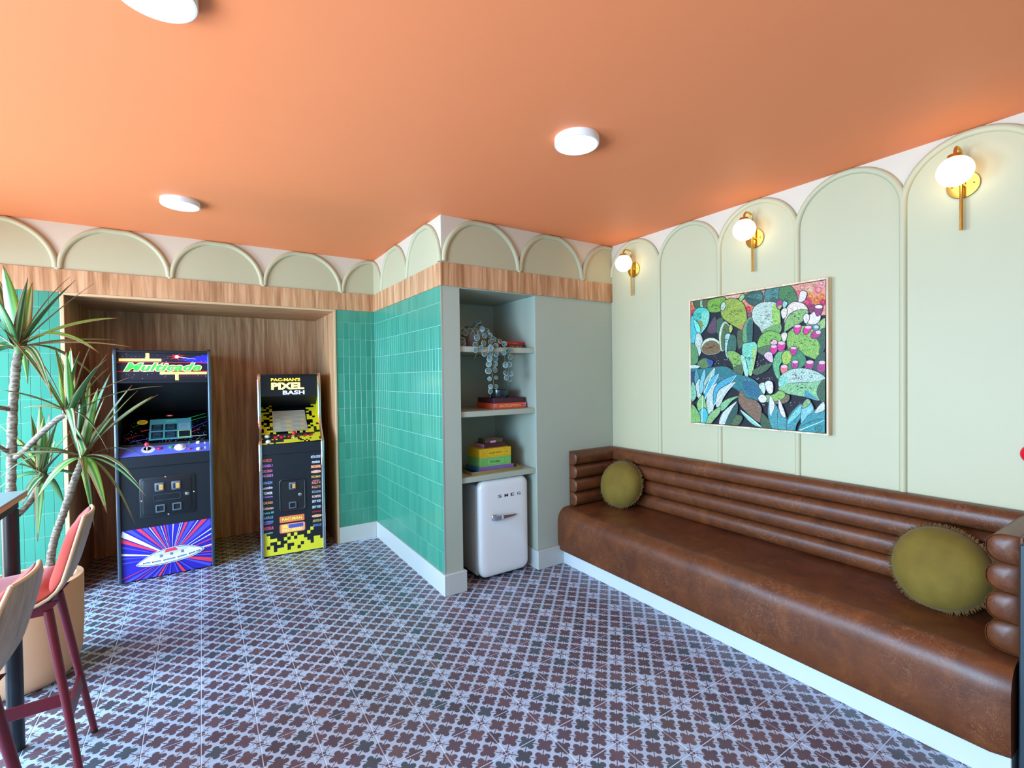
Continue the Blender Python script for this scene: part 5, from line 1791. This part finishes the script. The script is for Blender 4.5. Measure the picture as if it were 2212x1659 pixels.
# bezel: pixel clusters either side of the screen
bu = Vector((0, 0.302, 0.230))
d = Decal((-i2, 0.128, 1.028), mq, bu, 0.0006)
rnd = random.Random(21)
for r_ in range(16):
    for c_ in range(20):
        f_ = c_ / 20
        pr_ = 0.72 if (f_ < 0.14 or f_ >= 0.86) else (0.42 if (f_ < 0.20 or f_ >= 0.80) else (0.40 if r_ == 0 else 0.0))
        if r_ > 13:
            pr_ *= 0.3
        if rnd.random() < pr_:
            d.rect(c_ / 20, r_ / 16, (c_ + 1) / 20, (r_ + 1) / 16, P(206, 192, 34, 0.4))
tag(d.build('bezel_art', B), kind='stuff')
d = Decal((-i2, 0.128, 1.028), mq, bu, 0.0022)
d.poly([(0.205, 0.07), (0.795, 0.07), (0.775, 0.80), (0.20, 0.80)], P(150, 146, 134, 0.35, 0.25))
for k in range(15):
    y_ = 0.10 + 0.046 * k
    d.poly([(0.22, y_), (0.78, y_), (0.78, y_ + 0.016), (0.22, y_ + 0.016)], P(112, 112, 104, 0.35, 0.15))
for x0, x1, c in ((0.24, 0.33, (150, 168, 130)), (0.42, 0.54, (186, 168, 84)), (0.68, 0.76, (196, 168, 84))):
    for k in range(9):
        y_ = 0.105 + 0.046 * k
        d.rect(x0, y_, x1, y_ + 0.012, P(*c, 0.35, 0.3))
d.build('screen', B)
# lower front print: two columns of game names, badges, yellow pixel blocks
fo = (-0.008, 0.012, 0)
def fp():
    return Decal((0, 0.012, 0), (1, 0, 0), (0, 0, 1), 0.0006)
left = [('BOSCO', (226, 96, 80)), ('GALAGA 3', (196, 110, 206)), ('DIG DUG', (226, 110, 150)), ('DIG DUG II', (206, 130, 200)), ('DRAGON', (120, 150, 206)), ('zombie', (214, 196, 206)), ('TOWER', (226, 226, 230)), ('Galaga', (160, 110, 190)), ("GALAGA", (226, 150, 96)),
        ('Galaxian', (214, 176, 140)), ('Galaga 88', (96, 176, 180)), ('GAPLUS', (130, 160, 180)), ('HOPPING', (80, 160, 214)), ('MAPPY', (196, 90, 196)), ('KING &', (226, 90, 130)), ('BALLOON', (226, 90, 130)), ('MAPPY', (140, 200, 160))]
zl = [0.822, 0.778, 0.733, 0.694, 0.634, 0.592, 0.546, 0.514, 0.466, 0.420, 0.378, 0.340, 0.304, 0.288, 0.256, 0.243, 0.206]
for (s_, c), z_ in zip(left, zl):
    wd = 0.046 + 0.004 * len(s_)
    fp().text(s_, -0.193, z_, min(0.082, wd), 0.021 if s_ not in ('HOPPING', 'MAPPY', 'KING &', 'BALLOON') else 0.012, P(*c, 0.4, 0.15), 0.15, 1, 0.02).build('lettering', B)
right = [('METRO-CROSS', (206, 214, 230)), ('motos', (214, 220, 236)), ('PAC & PAL', (240, 214, 150)), ('PAC-LAND', (226, 140, 90)), ('PAC-MAN+', (226, 190, 90)), ('NEW', (226, 120, 160)), ('RALLY-X', (226, 150, 110)), ('RALLY-X', (226, 150, 120)),
         ('ROLLING', (150, 166, 176)), ('ROMPERS', (230, 190, 190)), ('SKY KID', (206, 226, 240)), ('SKY KID', (206, 226, 240)), ('splatter', (170, 44, 60)), ('SUPER', (226, 150, 60)), ('XEVIOUS', (196, 180, 110)), ('XEVIOUS', (110, 140, 200))]
zr = [0.822, 0.776, 0.735, 0.690, 0.646, 0.612, 0.594, 0.556, 0.514, 0.472, 0.430, 0.380, 0.338, 0.300, 0.258, 0.218]
for (s_, c), z_ in zip(right, zr):
    if s_ == 'PAC & PAL':
        fp().rect(0.146, z_ - 0.013, 0.226, z_ + 0.013, P(206, 70, 60, 0.4, 0.1)).build('badge', B)
    if s_ in ('PAC-LAND', 'SUPER'):
        fp().poly(ellipse(0.186, z_, 0.042, 0.012), P(236, 206, 190, 0.4, 0.1)).build('badge', B)
    dd_ = fp()
    dd_.h = 0.0012
    dd_.text(s_, 0.186, z_, min(0.078, 0.044 + 0.004 * len(s_)), 0.021 if s_ != 'NEW' else 0.011, P(*c, 0.4, 0.15), 0.1, 1, 0.02).build('lettering', B)
b_ = fp()
b_.poly([(-0.012 + p[0], 0.306 + p[1]) for p in rrect(0.196, 0.056, 0.008, 4)], P(206, 70, 50, 0.4, 0.1)).poly([(-0.012 + p[0], 0.306 + p[1]) for p in rrect(0.188, 0.048, 0.006, 4)], P(232, 130, 84, 0.4, 0.1))
b_.text('PAC-MAN', -0.012, 0.306, 0.166, 0.030, P(60, 40, 30), 0, 1, 0.05).text('PAC-MAN', -0.012, 0.306, 0.160, 0.026, P(246, 220, 80, 0.4, 0.2), 0, 1, 0.03)
b_.build('badge', B)
b_ = fp()
b_.poly([(-0.010 + p[0], 0.228 + p[1]) for p in rrect(0.200, 0.078, 0.014, 4)], P(226, 120, 80, 0.4, 0.1)).poly([(-0.006 + p[0], 0.228 + p[1]) for p in rrect(0.182, 0.068, 0.012, 4)], P(240, 170, 120, 0.4, 0.1))
b_.rect(-0.040, 0.226, 0.075, 0.258, P(74, 84, 170, 0.4, 0.1))
b_.text('MS.', -0.066, 0.245, 0.040, 0.024, P(246, 226, 90, 0.4, 0.2), 0, 1, 0.04).text('PAC-MAN', -0.012, 0.212, 0.150, 0.026, P(246, 226, 90, 0.4, 0.2), 0, 1, 0.03)
b_.build('badge', B)
PIXROWS = {0: (0, 1, 2, 3, 4, 5, 6), 1: (0, 1, 3, 4, 5), 2: (0, 1, 2, 4), 3: (0, 4), 4: (0, 1, 3), 5: (0, 1), 6: (0, 1, 2, 4), 7: (0, 3, 5), 8: (0, 1, 3, 4), 9: (0, 1, 2, 3, 5), 10: (0, 2, 3, 4), 11: (0, 1, 3, 4), 12: (0, 1, 2, 3),
           13: (0, 1, 2, 5), 14: (0, 1, 6), 15: (0, 1, 2, 3), 16: (0, 1, 2, 3), 17: (0, 1, 2)}
b_ = fp()
cw_, ch_ = 2 * i2 / 18, 0.0285
for c_, rows in PIXROWS.items():
    for r_ in rows:
        b_.mb.add([b_._p(p) for p in ((-i2 + c_ * cw_, 0.012 + r_ * ch_), (-i2 + (c_ + 1) * cw_, 0.012 + r_ * ch_), (-i2 + (c_ + 1) * cw_, 0.012 + (r_ + 1) * ch_), (-i2 + c_ * cw_, 0.012 + (r_ + 1) * ch_))], [(0, 1, 2, 3)], b_._mi(P(226, 218, 50, 0.4)))
tag(b_.build('pixel_print', B), kind='stuff')
cd = MB()
cz_ = 0.512
cd.loft([[(-0.004 + p[0], 0.012, cz_ + p[1]) for p in rrect(0.206, 0.280, 0.028, 5)], [(-0.004 + p[0], 0.005, cz_ + p[1]) for p in rrect(0.206, 0.280, 0.028, 5)], [(-0.004 + p[0], 0.002, cz_ + p[1]) for p in rrect(0.194, 0.268, 0.024, 5)], [(-0.004 + p[0], 0.006, cz_ + p[1]) for p in rrect(0.180, 0.254, 0.02, 5)]])
cdo = cd.build('coin_door_frame', 'cab_black', B, 40)
cdd = MB().loft([[(-0.004 + p[0], 0.0055, cz_ + p[1]) for p in rrect(0.172, 0.246, 0.018, 5)], [(-0.004 + p[0], 0.0035, cz_ + p[1]) for p in rrect(0.170, 0.244, 0.016, 5)]]).build('coin_door', 'cab_matte', B, 40)
coin_slot(B, -0.004, 0.590, 0.0035, 0.056, 0.062)
coin_return(B, -0.006, 0.425, 0.0035, 0.058, 0.056)
front_disc(cdd, 'lock', 0.054, 0.0035, 0.508, 0.014, 'chrome')
for x in (-0.21, 0.21):
    for y in (0.05, 0.62):
        MB().lathe([(0.0, 0.0), (0.014, 0.0), (0.014, 0.005), (0.0, 0.008)], 14, (x, y, 0), cap=False).build('foot', 'black_rubber', B, 40)


# ================================================================== STOOLS
def make_stool(label, loc, rz):
    t = thing('bar_stool', label, 'stool', loc, rz, 'red bar stools at the high table')
    ft, tp = (0.215, 0.165), (0.125, 0.095)
    zt = 0.655
    for sx in (1, -1):
        for sy in (1, -1):
            a, b = Vector((sx * ft[0], sy * ft[1], 0.010)), Vector((sx * tp[0], sy * tp[1], zt))
            lg = MB().tube([a, a.lerp(b, 0.5), b], [0.0115, 0.0135, 0.0155], 14).build('leg', 'red_metal', t, 60)
            MB().tube([(a.x, a.y, 0.0), (a.x - sx * 0.001, a.y - sy * 0.001, 0.011)], 0.0122, 14).build('glide', 'black_rubber', lg, 40)

    def legpt(sx, sy, z):
        k = (z - 0.01) / (zt - 0.01)
        return Vector((sx * (ft[0] + (tp[0] - ft[0]) * k), sy * (ft[1] + (tp[1] - ft[1]) * k), z))
    for sx in (1, -1):
        z0, z1 = 0.235, 0.285
        p0, p1 = legpt(sx, -1, z0), legpt(sx, 1, z0)
        q0, q1 = legpt(sx, -1, z1), legpt(sx, 1, z1)
        MB().loft([[(p0.x - 0.006, p0.y, z0), (p0.x + 0.006, p0.y, z0), (q0.x + 0.006, q0.y, z1), (q0.x - 0.006, q0.y, z1)],
                   [(p1.x - 0.006, p1.y, z0), (p1.x + 0.006, p1.y, z0), (q1.x + 0.006, q1.y, z1), (q1.x - 0.006, q1.y, z1)]]).build('stretcher', 'red_metal', t)
    xr = legpt(1, 1, 0.26).x
    MB().bbox(-xr, xr, -0.006, 0.006, 0.236, 0.284, 0.002).build('stretcher', 'red_metal', t)
    # frame under the seat
    fb = MB()
    for sy in (1, -1):
        fb.prism([(-0.145, 0.672), (0.160, 0.686), (0.120, 0.640), (-0.120, 0.640)], 'y', sy * 0.095 - 0.006, sy * 0.095 + 0.006)
    fb.bbox(-0.10, 0.10, -0.095, 0.095, 0.650, 0.664, 0.003)
    fb.bbox(0.105, 0.130, -0.095, 0.095, 0.640, 0.676, 0.003)
    fb.build('seat_frame', 'red_metal', t, 40)
    # moulded shell: side profile of its outer face, seat rising into the back
    pf = [(-0.205, 0.690), (-0.16, 0.679), (-0.08, 0.674), (0.0, 0.675), (0.07, 0.681), (0.115, 0.692), (0.146, 0.707), (0.172, 0.730), (0.192, 0.762), (0.206, 0.800), (0.220, 0.850), (0.233, 0.900), (0.244, 0.945), (0.252, 0.985)]
    hwid = [0.135, 0.168, 0.182, 0.184, 0.182, 0.176, 0.168, 0.160, 0.156, 0.156, 0.158, 0.156, 0.142, 0.100]
    m, nt = len(pf), 16

    def pt(i, tt, off):
        i = max(0, min(m - 1, i))
        a, b = pf[max(0, i - 1)], pf[min(m - 1, i + 1)]
        tn = Vector((b[0] - a[0], b[1] - a[1])).normalized()
        nn = Vector((-tn.y, tn.x))            # inner side
        back = max(0.0, min(1.0, (i - 5) / 4.0))
        x, z = pf[i]
        x -= back * 0.014 * tt * tt
        z += (1 - back) * 0.010 * tt * tt
        return Vector((x + nn.x * off, hwid[i] * tt, z + nn.y * off))

    def slab(i0, i1, lo, hi, shrink=1.0):
        """closed slab over profile rows i0..i1 between offsets lo and hi (functions of row, t)"""
        g0 = [[pt(i, shrink * (-1 + 2 * j / nt), lo(i, -1 + 2 * j / nt)) for j in range(nt + 1)] for i in range(i0, i1 + 1)]
        g1 = [[pt(i, shrink * (-1 + 2 * j / nt), hi(i, -1 + 2 * j / nt)) for j in range(nt + 1)] for i in range(i0, i1 + 1)]
        v, f = [], []
        R_, C_ = len(g0), nt + 1
        for g_ in (g0, g1):
            for row in g_:
                v += row
        def ix(s_, i, j):
            return s_ * R_ * C_ + i * C_ + j
        for i in range(R_ - 1):
            for j in range(C_ - 1):
                f.append((ix(0, i, j), ix(0, i + 1, j), ix(0, i + 1, j + 1), ix(0, i, j + 1)))
                f.append((ix(1, i, j), ix(1, i, j + 1), ix(1, i + 1, j + 1), ix(1, i + 1, j)))
        for i in range(R_ - 1):
            for j in (0, C_ - 1):
                f.append((ix(0, i, j), ix(0, i + 1, j), ix(1, i + 1, j), ix(1, i, j)))
        for j in range(C_ - 1):
            for i in (0, R_ - 1):
                f.append((ix(0, i, j), ix(0, i, j + 1), ix(1, i, j + 1), ix(1, i, j)))
        mb = MB()
        mb.add(v, f)
        return mb

    slab(0, m - 1, lambda i, q: 0.0, lambda i, q: 0.0125).build('shell', 'plywood', t, 40)
    MB().tube([pt(i, 1.0, 0.00625) + Vector((0, 0.0, 0)) for i in range(m)], 0.0060, 8).build('shell_edge', 'ply_edge', t, 60)
    MB().tube([pt(i, -1.0, 0.00625) for i in range(m)], 0.0060, 8).build('shell_edge', 'ply_edge', t, 60)
    rowt = [pt(m - 1, -1 + 2 * j / nt, 0.00625) for j in range(nt + 1)]
    MB().tube(rowt, 0.0060, 8).build('shell_edge', 'ply_edge', t, 60)

    def pad(i0, i1, th):
        def hi(i, q):
            e = (i - i0) / (i1 - i0)
            end = max(0.0, 1 - abs(2 * e - 1) ** 4) ** 0.5
            side = max(0.0, 1 - abs(q) ** 4) ** 0.5
            return 0.0130 + th * (0.12 + 0.88 * end * side)
        return slab(i0, i1, lambda i, q: 0.0128, hi, 0.965)
    o = pad(0, 7, 0.058).build('seat_pad', 'coral_fabric', t, 80)
    md = o.modifiers.new('soft', 'SUBSURF')
    md.levels = md.render_levels = 1
    o = pad(6, m - 1, 0.046).build('back_pad', 'coral_fabric', t, 80)
    md = o.modifiers.new('soft', 'SUBSURF')
    md.levels = md.render_levels = 1
    return t


stool = make_stool('red legged bar stool with coral seat standing in front of the planter', (-0.622, 2.506, 0), math.radians(2))
dup(stool, (-0.638, 1.80, 0), math.radians(-3), 'red legged bar stool at the left edge, its plywood back towards the viewer')

# ================================================================== HIGH TABLE
tb_ = thing('bar_table', 'high table with grey top and black post legs at the left edge', 'table', (-1.05, 2.06, 0))
TO = Vector(tb_.location)
MB().bbox(-1.48 - TO.x, -0.618 - TO.x, 1.35 - TO.y, 2.775 - TO.y, 1.0455, 1.052, 0.0015).build('tabletop', 'table_grey', tb_)
MB().bbox(-1.479 - TO.x, -0.619 - TO.x, 1.351 - TO.y, 2.774 - TO.y, 1.026, 1.045, 0.001).build('top_edge', P(196, 152, 116, 0.5), tb_)
MB().bbox(-1.46 - TO.x, -0.640 - TO.x, 2.70 - TO.y, 2.75 - TO.y, 0.985, 1.0255, 0.003).build('apron', 'black_metal', tb_)
MB().bbox(-0.690 - TO.x, -0.640 - TO.x, 1.38 - TO.y, 2.70 - TO.y, 0.985, 1.0255, 0.003).build('apron', 'black_metal', tb_)
for x in (-0.662, -1.43):
    for y in (2.728, 1.40):
        MB().tube([(x - TO.x, y - TO.y, 0.0), (x - TO.x, y - TO.y, 0.984)], 0.0262, 24).build('leg', 'black_metal', tb_, 40)

# ================================================================== DRACAENA
dr_ = thing('potted_dracaena', 'tall dracaena with striped leaves in a pale clay planter', 'potted plant', (-0.775, 3.335, 0))
DO = Vector(dr_.location)
MB().lathe([(0.0, 0.0), (0.150, 0.0), (0.178, 0.012), (0.205, 0.045), (0.222, 0.11), (0.231, 0.25), (0.234, 0.49), (0.232, 0.500), (0.205, 0.502), (0.202, 0.495), (0.200, 0.46), (0.0, 0.455)], 56, cap=False).build('planter', 'terracotta', dr_, 40)
MB().lathe([(0.0, 0.466), (0.1995, 0.462)], 40, cap=False).build('soil', 'soil', dr_, 40)
rnd = random.Random(31)
peb = []
for k in range(3):
    b = MB()
    b.lathe([(math.sin(PI * q / 7), math.cos(PI * q / 7)) for q in range(8)], 10, cap=False)
    b.v = [(p[0] * (1 + 0.12 * math.sin(7 * p[1] + k)), p[1] * 0.8, p[2] * 0.62) for p in b.v]
    peb.append(b.mesh('pebble', P(*((214, 204, 182), (176, 146, 104), (196, 176, 140))[k], 0.35), 80))
for k in range(90):
    a, r_ = rnd.uniform(0, 6.28), 0.182 * math.sqrt(rnd.random())
    s_ = rnd.uniform(0.015, 0.024)
    o = put('pebble', peb[k % 3], dr_, (r_ * math.cos(a), r_ * math.sin(a), 0.472 + s_ * 0.4 + 0.012 * rnd.random()), (rnd.uniform(-0.5, 0.5), rnd.uniform(-0.5, 0.5), rnd.uniform(0, 6)))
    o.scale = (s_, s_, s_)


def px(u, v, y):
    return at(u, v, 'y', y) - DO


def cane(pts, r0, r1, name='cane'):
    """woody stem with ring scars"""
    pts = [Vector(p) for p in pts]
    n = 46
    out, rr = [], []
    for k in range(n + 1):
        t_ = k / n * (len(pts) - 1)
        i = min(len(pts) - 2, int(t_))
        f_ = t_ - i
        p0, p1, p2, p3 = pts[max(0, i - 1)], pts[i], pts[i + 1], pts[min(len(pts) - 1, i + 2)]
        q = 0.5 * (2 * p1 + (p2 - p0) * f_ + (2 * p0 - 5 * p1 + 4 * p2 - p3) * f_ * f_ + (3 * p1 - p0 - 3 * p2 + p3) * f_ ** 3)
        out.append(q)
        rr.append((r0 + (r1 - r0) * k / n) * (1.0 + (0.09 if k % 2 else -0.05) + rnd.uniform(-0.03, 0.03)))
    MB().tube(out, rr, 12).build(name, 'bark', dr_, 70)


H1, H2, H3, H4 = px(41, 752, 3.33), px(150, 892, 3.20), px(179, 988, 3.30), px(90, 1030, 3.42)
cane([px(20, 1320, 3.36), px(22, 1160, 3.36), px(24, 1040, 3.36), px(27, 900, 3.35), px(34, 800, 3.34), H1 - Vector((0, 0, 0.01))], 0.021, 0.017)
cane([px(100, 1330, 3.33), px(112, 1190, 3.33), px(140, 1100, 3.32), px(162, 1035, 3.31), H3 - Vector((0, 0, 0.01))], 0.018, 0.015)
cane([px(27, 992, 3.36), px(50, 975, 3.32), px(90, 935, 3.26), px(125, 905, 3.22), H2], 0.013, 0.013, 'branch')
cane([px(24, 1125, 3.37), px(48, 1103, 3.38), px(66, 1082, 3.40), px(82, 1052, 3.42), H4], 0.013, 0.014, 'branch')
cane([px(28, 885, 3.35), px(12, 883, 3.33), px(-6, 880, 3.30)], 0.012, 0.010, 'branch')
cane([px(26, 985, 3.36), px(14, 975, 3.34), px(-8, 962, 3.30)], 0.011, 0.009, 'branch')


def leaf(root, tip, w, mname, sag=0.0, up=0.35, k_=0):
    """long strap leaf from root to tip, leaving the head upwards and bending over"""
    root, tip = Vector(root), Vector(tip)
    ch = tip - root
    L = ch.length
    ctrl = root + ch * 0.45 + Vector((0, 0, 1)) * L * up * 0.5
    side = ch.cross(Vector((0, 0, 1)))
    if side.length < 1e-4:
        side = Vector((1, 0, 0))
    side.normalize()
    tw = rnd.uniform(-0.7, 0.7)
    n = 12
    v, uv, f = [], [], []
    for i in range(n + 1):
        t_ = i / n
        p = root * (1 - t_) ** 2 + ctrl * 2 * t_ * (1 - t_) + tip * t_ * t_
        tn = ((ctrl - root) * (1 - t_) + (tip - ctrl) * t_).normalized()
        sd = (side - tn * side.dot(tn)).normalized()
        nr = sd.cross(tn)
        ww = w * (0.55 + 0.45 * min(1, t_ / 0.3)) * max(0.03, (1 - t_ ** 2.6))
        a = tw * (0.3 + t_)
        sd2 = sd * math.cos(a) + nr * math.sin(a)
        nr2 = sd2.cross(tn)
        for j, (s_, h_) in enumerate(((-1, 0.22), (-0.5, 0.06), (0, 0.0), (0.5, 0.06), (1, 0.22))):
            v.append(p + sd2 * ww * s_ + nr2 * ww * h_)
            uv.append(((s_ + 1) / 2, t_))
    for i in range(n):
        for j in range(4):
            f.append((i * 5 + j, i * 5 + j + 1, i * 5 + j + 6, i * 5 + j + 5))
    me = bpy.data.meshes.new('leaf')
    me.from_pydata([tuple(p) for p in v], [], f)
    me.materials.append(MATS[mname])
    lay = me.uv_layers.new(name='UVMap')
    for lp in me.loops:
        lay.data[lp.index].uv = uv[lp.vertex_index]
    me.shade_smooth()
    o = put('leaf', me, dr_)
    md = o.modifiers.new('thickness', 'SOLIDIFY')
    md.thickness = 0.0012
    return o


heads = [
    (H1, 3.33, [(6, 572, -.05, 15), (152, 597, .05, 10), (163, 605, -.06, 13), (201, 613, .02, 9), (256, 687, .08, 9), (252, 734, .16, 7), (286, 750, -.05, 8), (214, 762, -.14, 9), (217, 826, -.10, 9), (133, 862, .06, 10), (98, 806, .14, 10),
                (-40, 640, .05, 14), (-60, 690, -.1, 12), (-70, 745, .1, 11), (-60, 800, .0, 11), (-10, 590, .2, 13), (70, 610, .25, 11), (-30, 610, -.2, 12), (112, 858, -.2, 8), (60, 830, .25, 8), (-25, 770, .15, 10), (60, 600, -.15, 10)]),
    (H2, 3.20, [(153, 750, .05, 11), (172, 759, -.05, 9), (197, 743, .03, 8), (233, 763, .06, 9), (231, 775, -.08, 9), (236, 794, .12, 8), (118, 748, .1, 8), (352, 834, -.06, 7), (290, 812, .1, 7), (52, 880, .04, 7), (0, 842, -.05, 6), (-5, 700, .1, 8), (130, 770, .2, 9),
                (234, 976, -.15, 7), (186, 1050, .04, 8), (143, 760, -.15, 9), (210, 790, -.18, 9), (165, 960, -.2, 8)]),
    (H3, 3.30, [(239, 805, .05, 10), (285, 832, -.05, 11), (298, 843, .06, 11), (342, 852, .1, 7), (329, 856, -.1, 11), (195, 818, .1, 10), (179, 830, -.1, 10), (160, 838, .05, 10), (212, 838, -.15, 10), (316, 986, .04, 8), (304, 1052, -.12, 9), (285, 1026, .14, 9), (316, 1072, -.04, 10),
                (293, 1134, .05, 9), (231, 1108, -.14, 12), (0, 1031, .0, 9), (-4, 987, -.05, 8), (80, 1076, -.12, 10), (-2, 962, .08, 7), (150, 900, -.2, 10), (203, 1136, .16, 8), (150, 930, .18, 9), (240, 900, .2, 9), (186, 1052, -.2, 8), (140, 880, -.12, 9), (225, 860, -.02, 10)]),
    (H4, 3.42, [(67, 896, .03, 10), (86, 874, -.04, 10), (107, 893, .06, 10), (127, 903, -.08, 10), (151, 935, .04, 10), (160, 955, -.1, 9), (42, 948, .05, 9), (0, 919, -.03, 9), (-4, 1056, .02, 11), (46, 1092, -.1, 10), (81, 1170, -.06, 10), (140, 1092, .06, 10),
                (30, 1000, -.12, 8), (95, 900, -.15, 9), (170, 1030, .1, 8), (10, 960, .08, 9), (120, 950, .15, 9)]),
]
for hk, (hd, y0, tips) in enumerate(heads):
    MB().lathe([(0.0, -0.03), (0.016, -0.03), (0.020, -0.005), (0.016, 0.025), (0.0, 0.035)], 10, tuple(hd), cap=False).build('crown', P(96, 112, 62, 0.7), dr_, 60)
    for k, (u, v, dy, wd) in enumerate(tips):
        tip = px(u, v, y0 + dy)
        below = tip.z < hd.z
        jit = Vector((rnd.uniform(-1, 1), rnd.uniform(-1, 1), rnd.uniform(-0.8, 1.2))) * 0.012
        leaf(hd + jit, tip, wd * 0.0022, ('leaf_striped', 'leaf_lime', 'leaf_green')[(k * 7 + hk) % 3 if not (hk == 0 and k == 0) else 1], 0, rnd.uniform(0.6, 0.95) if below else rnd.uniform(0.12, 0.35))
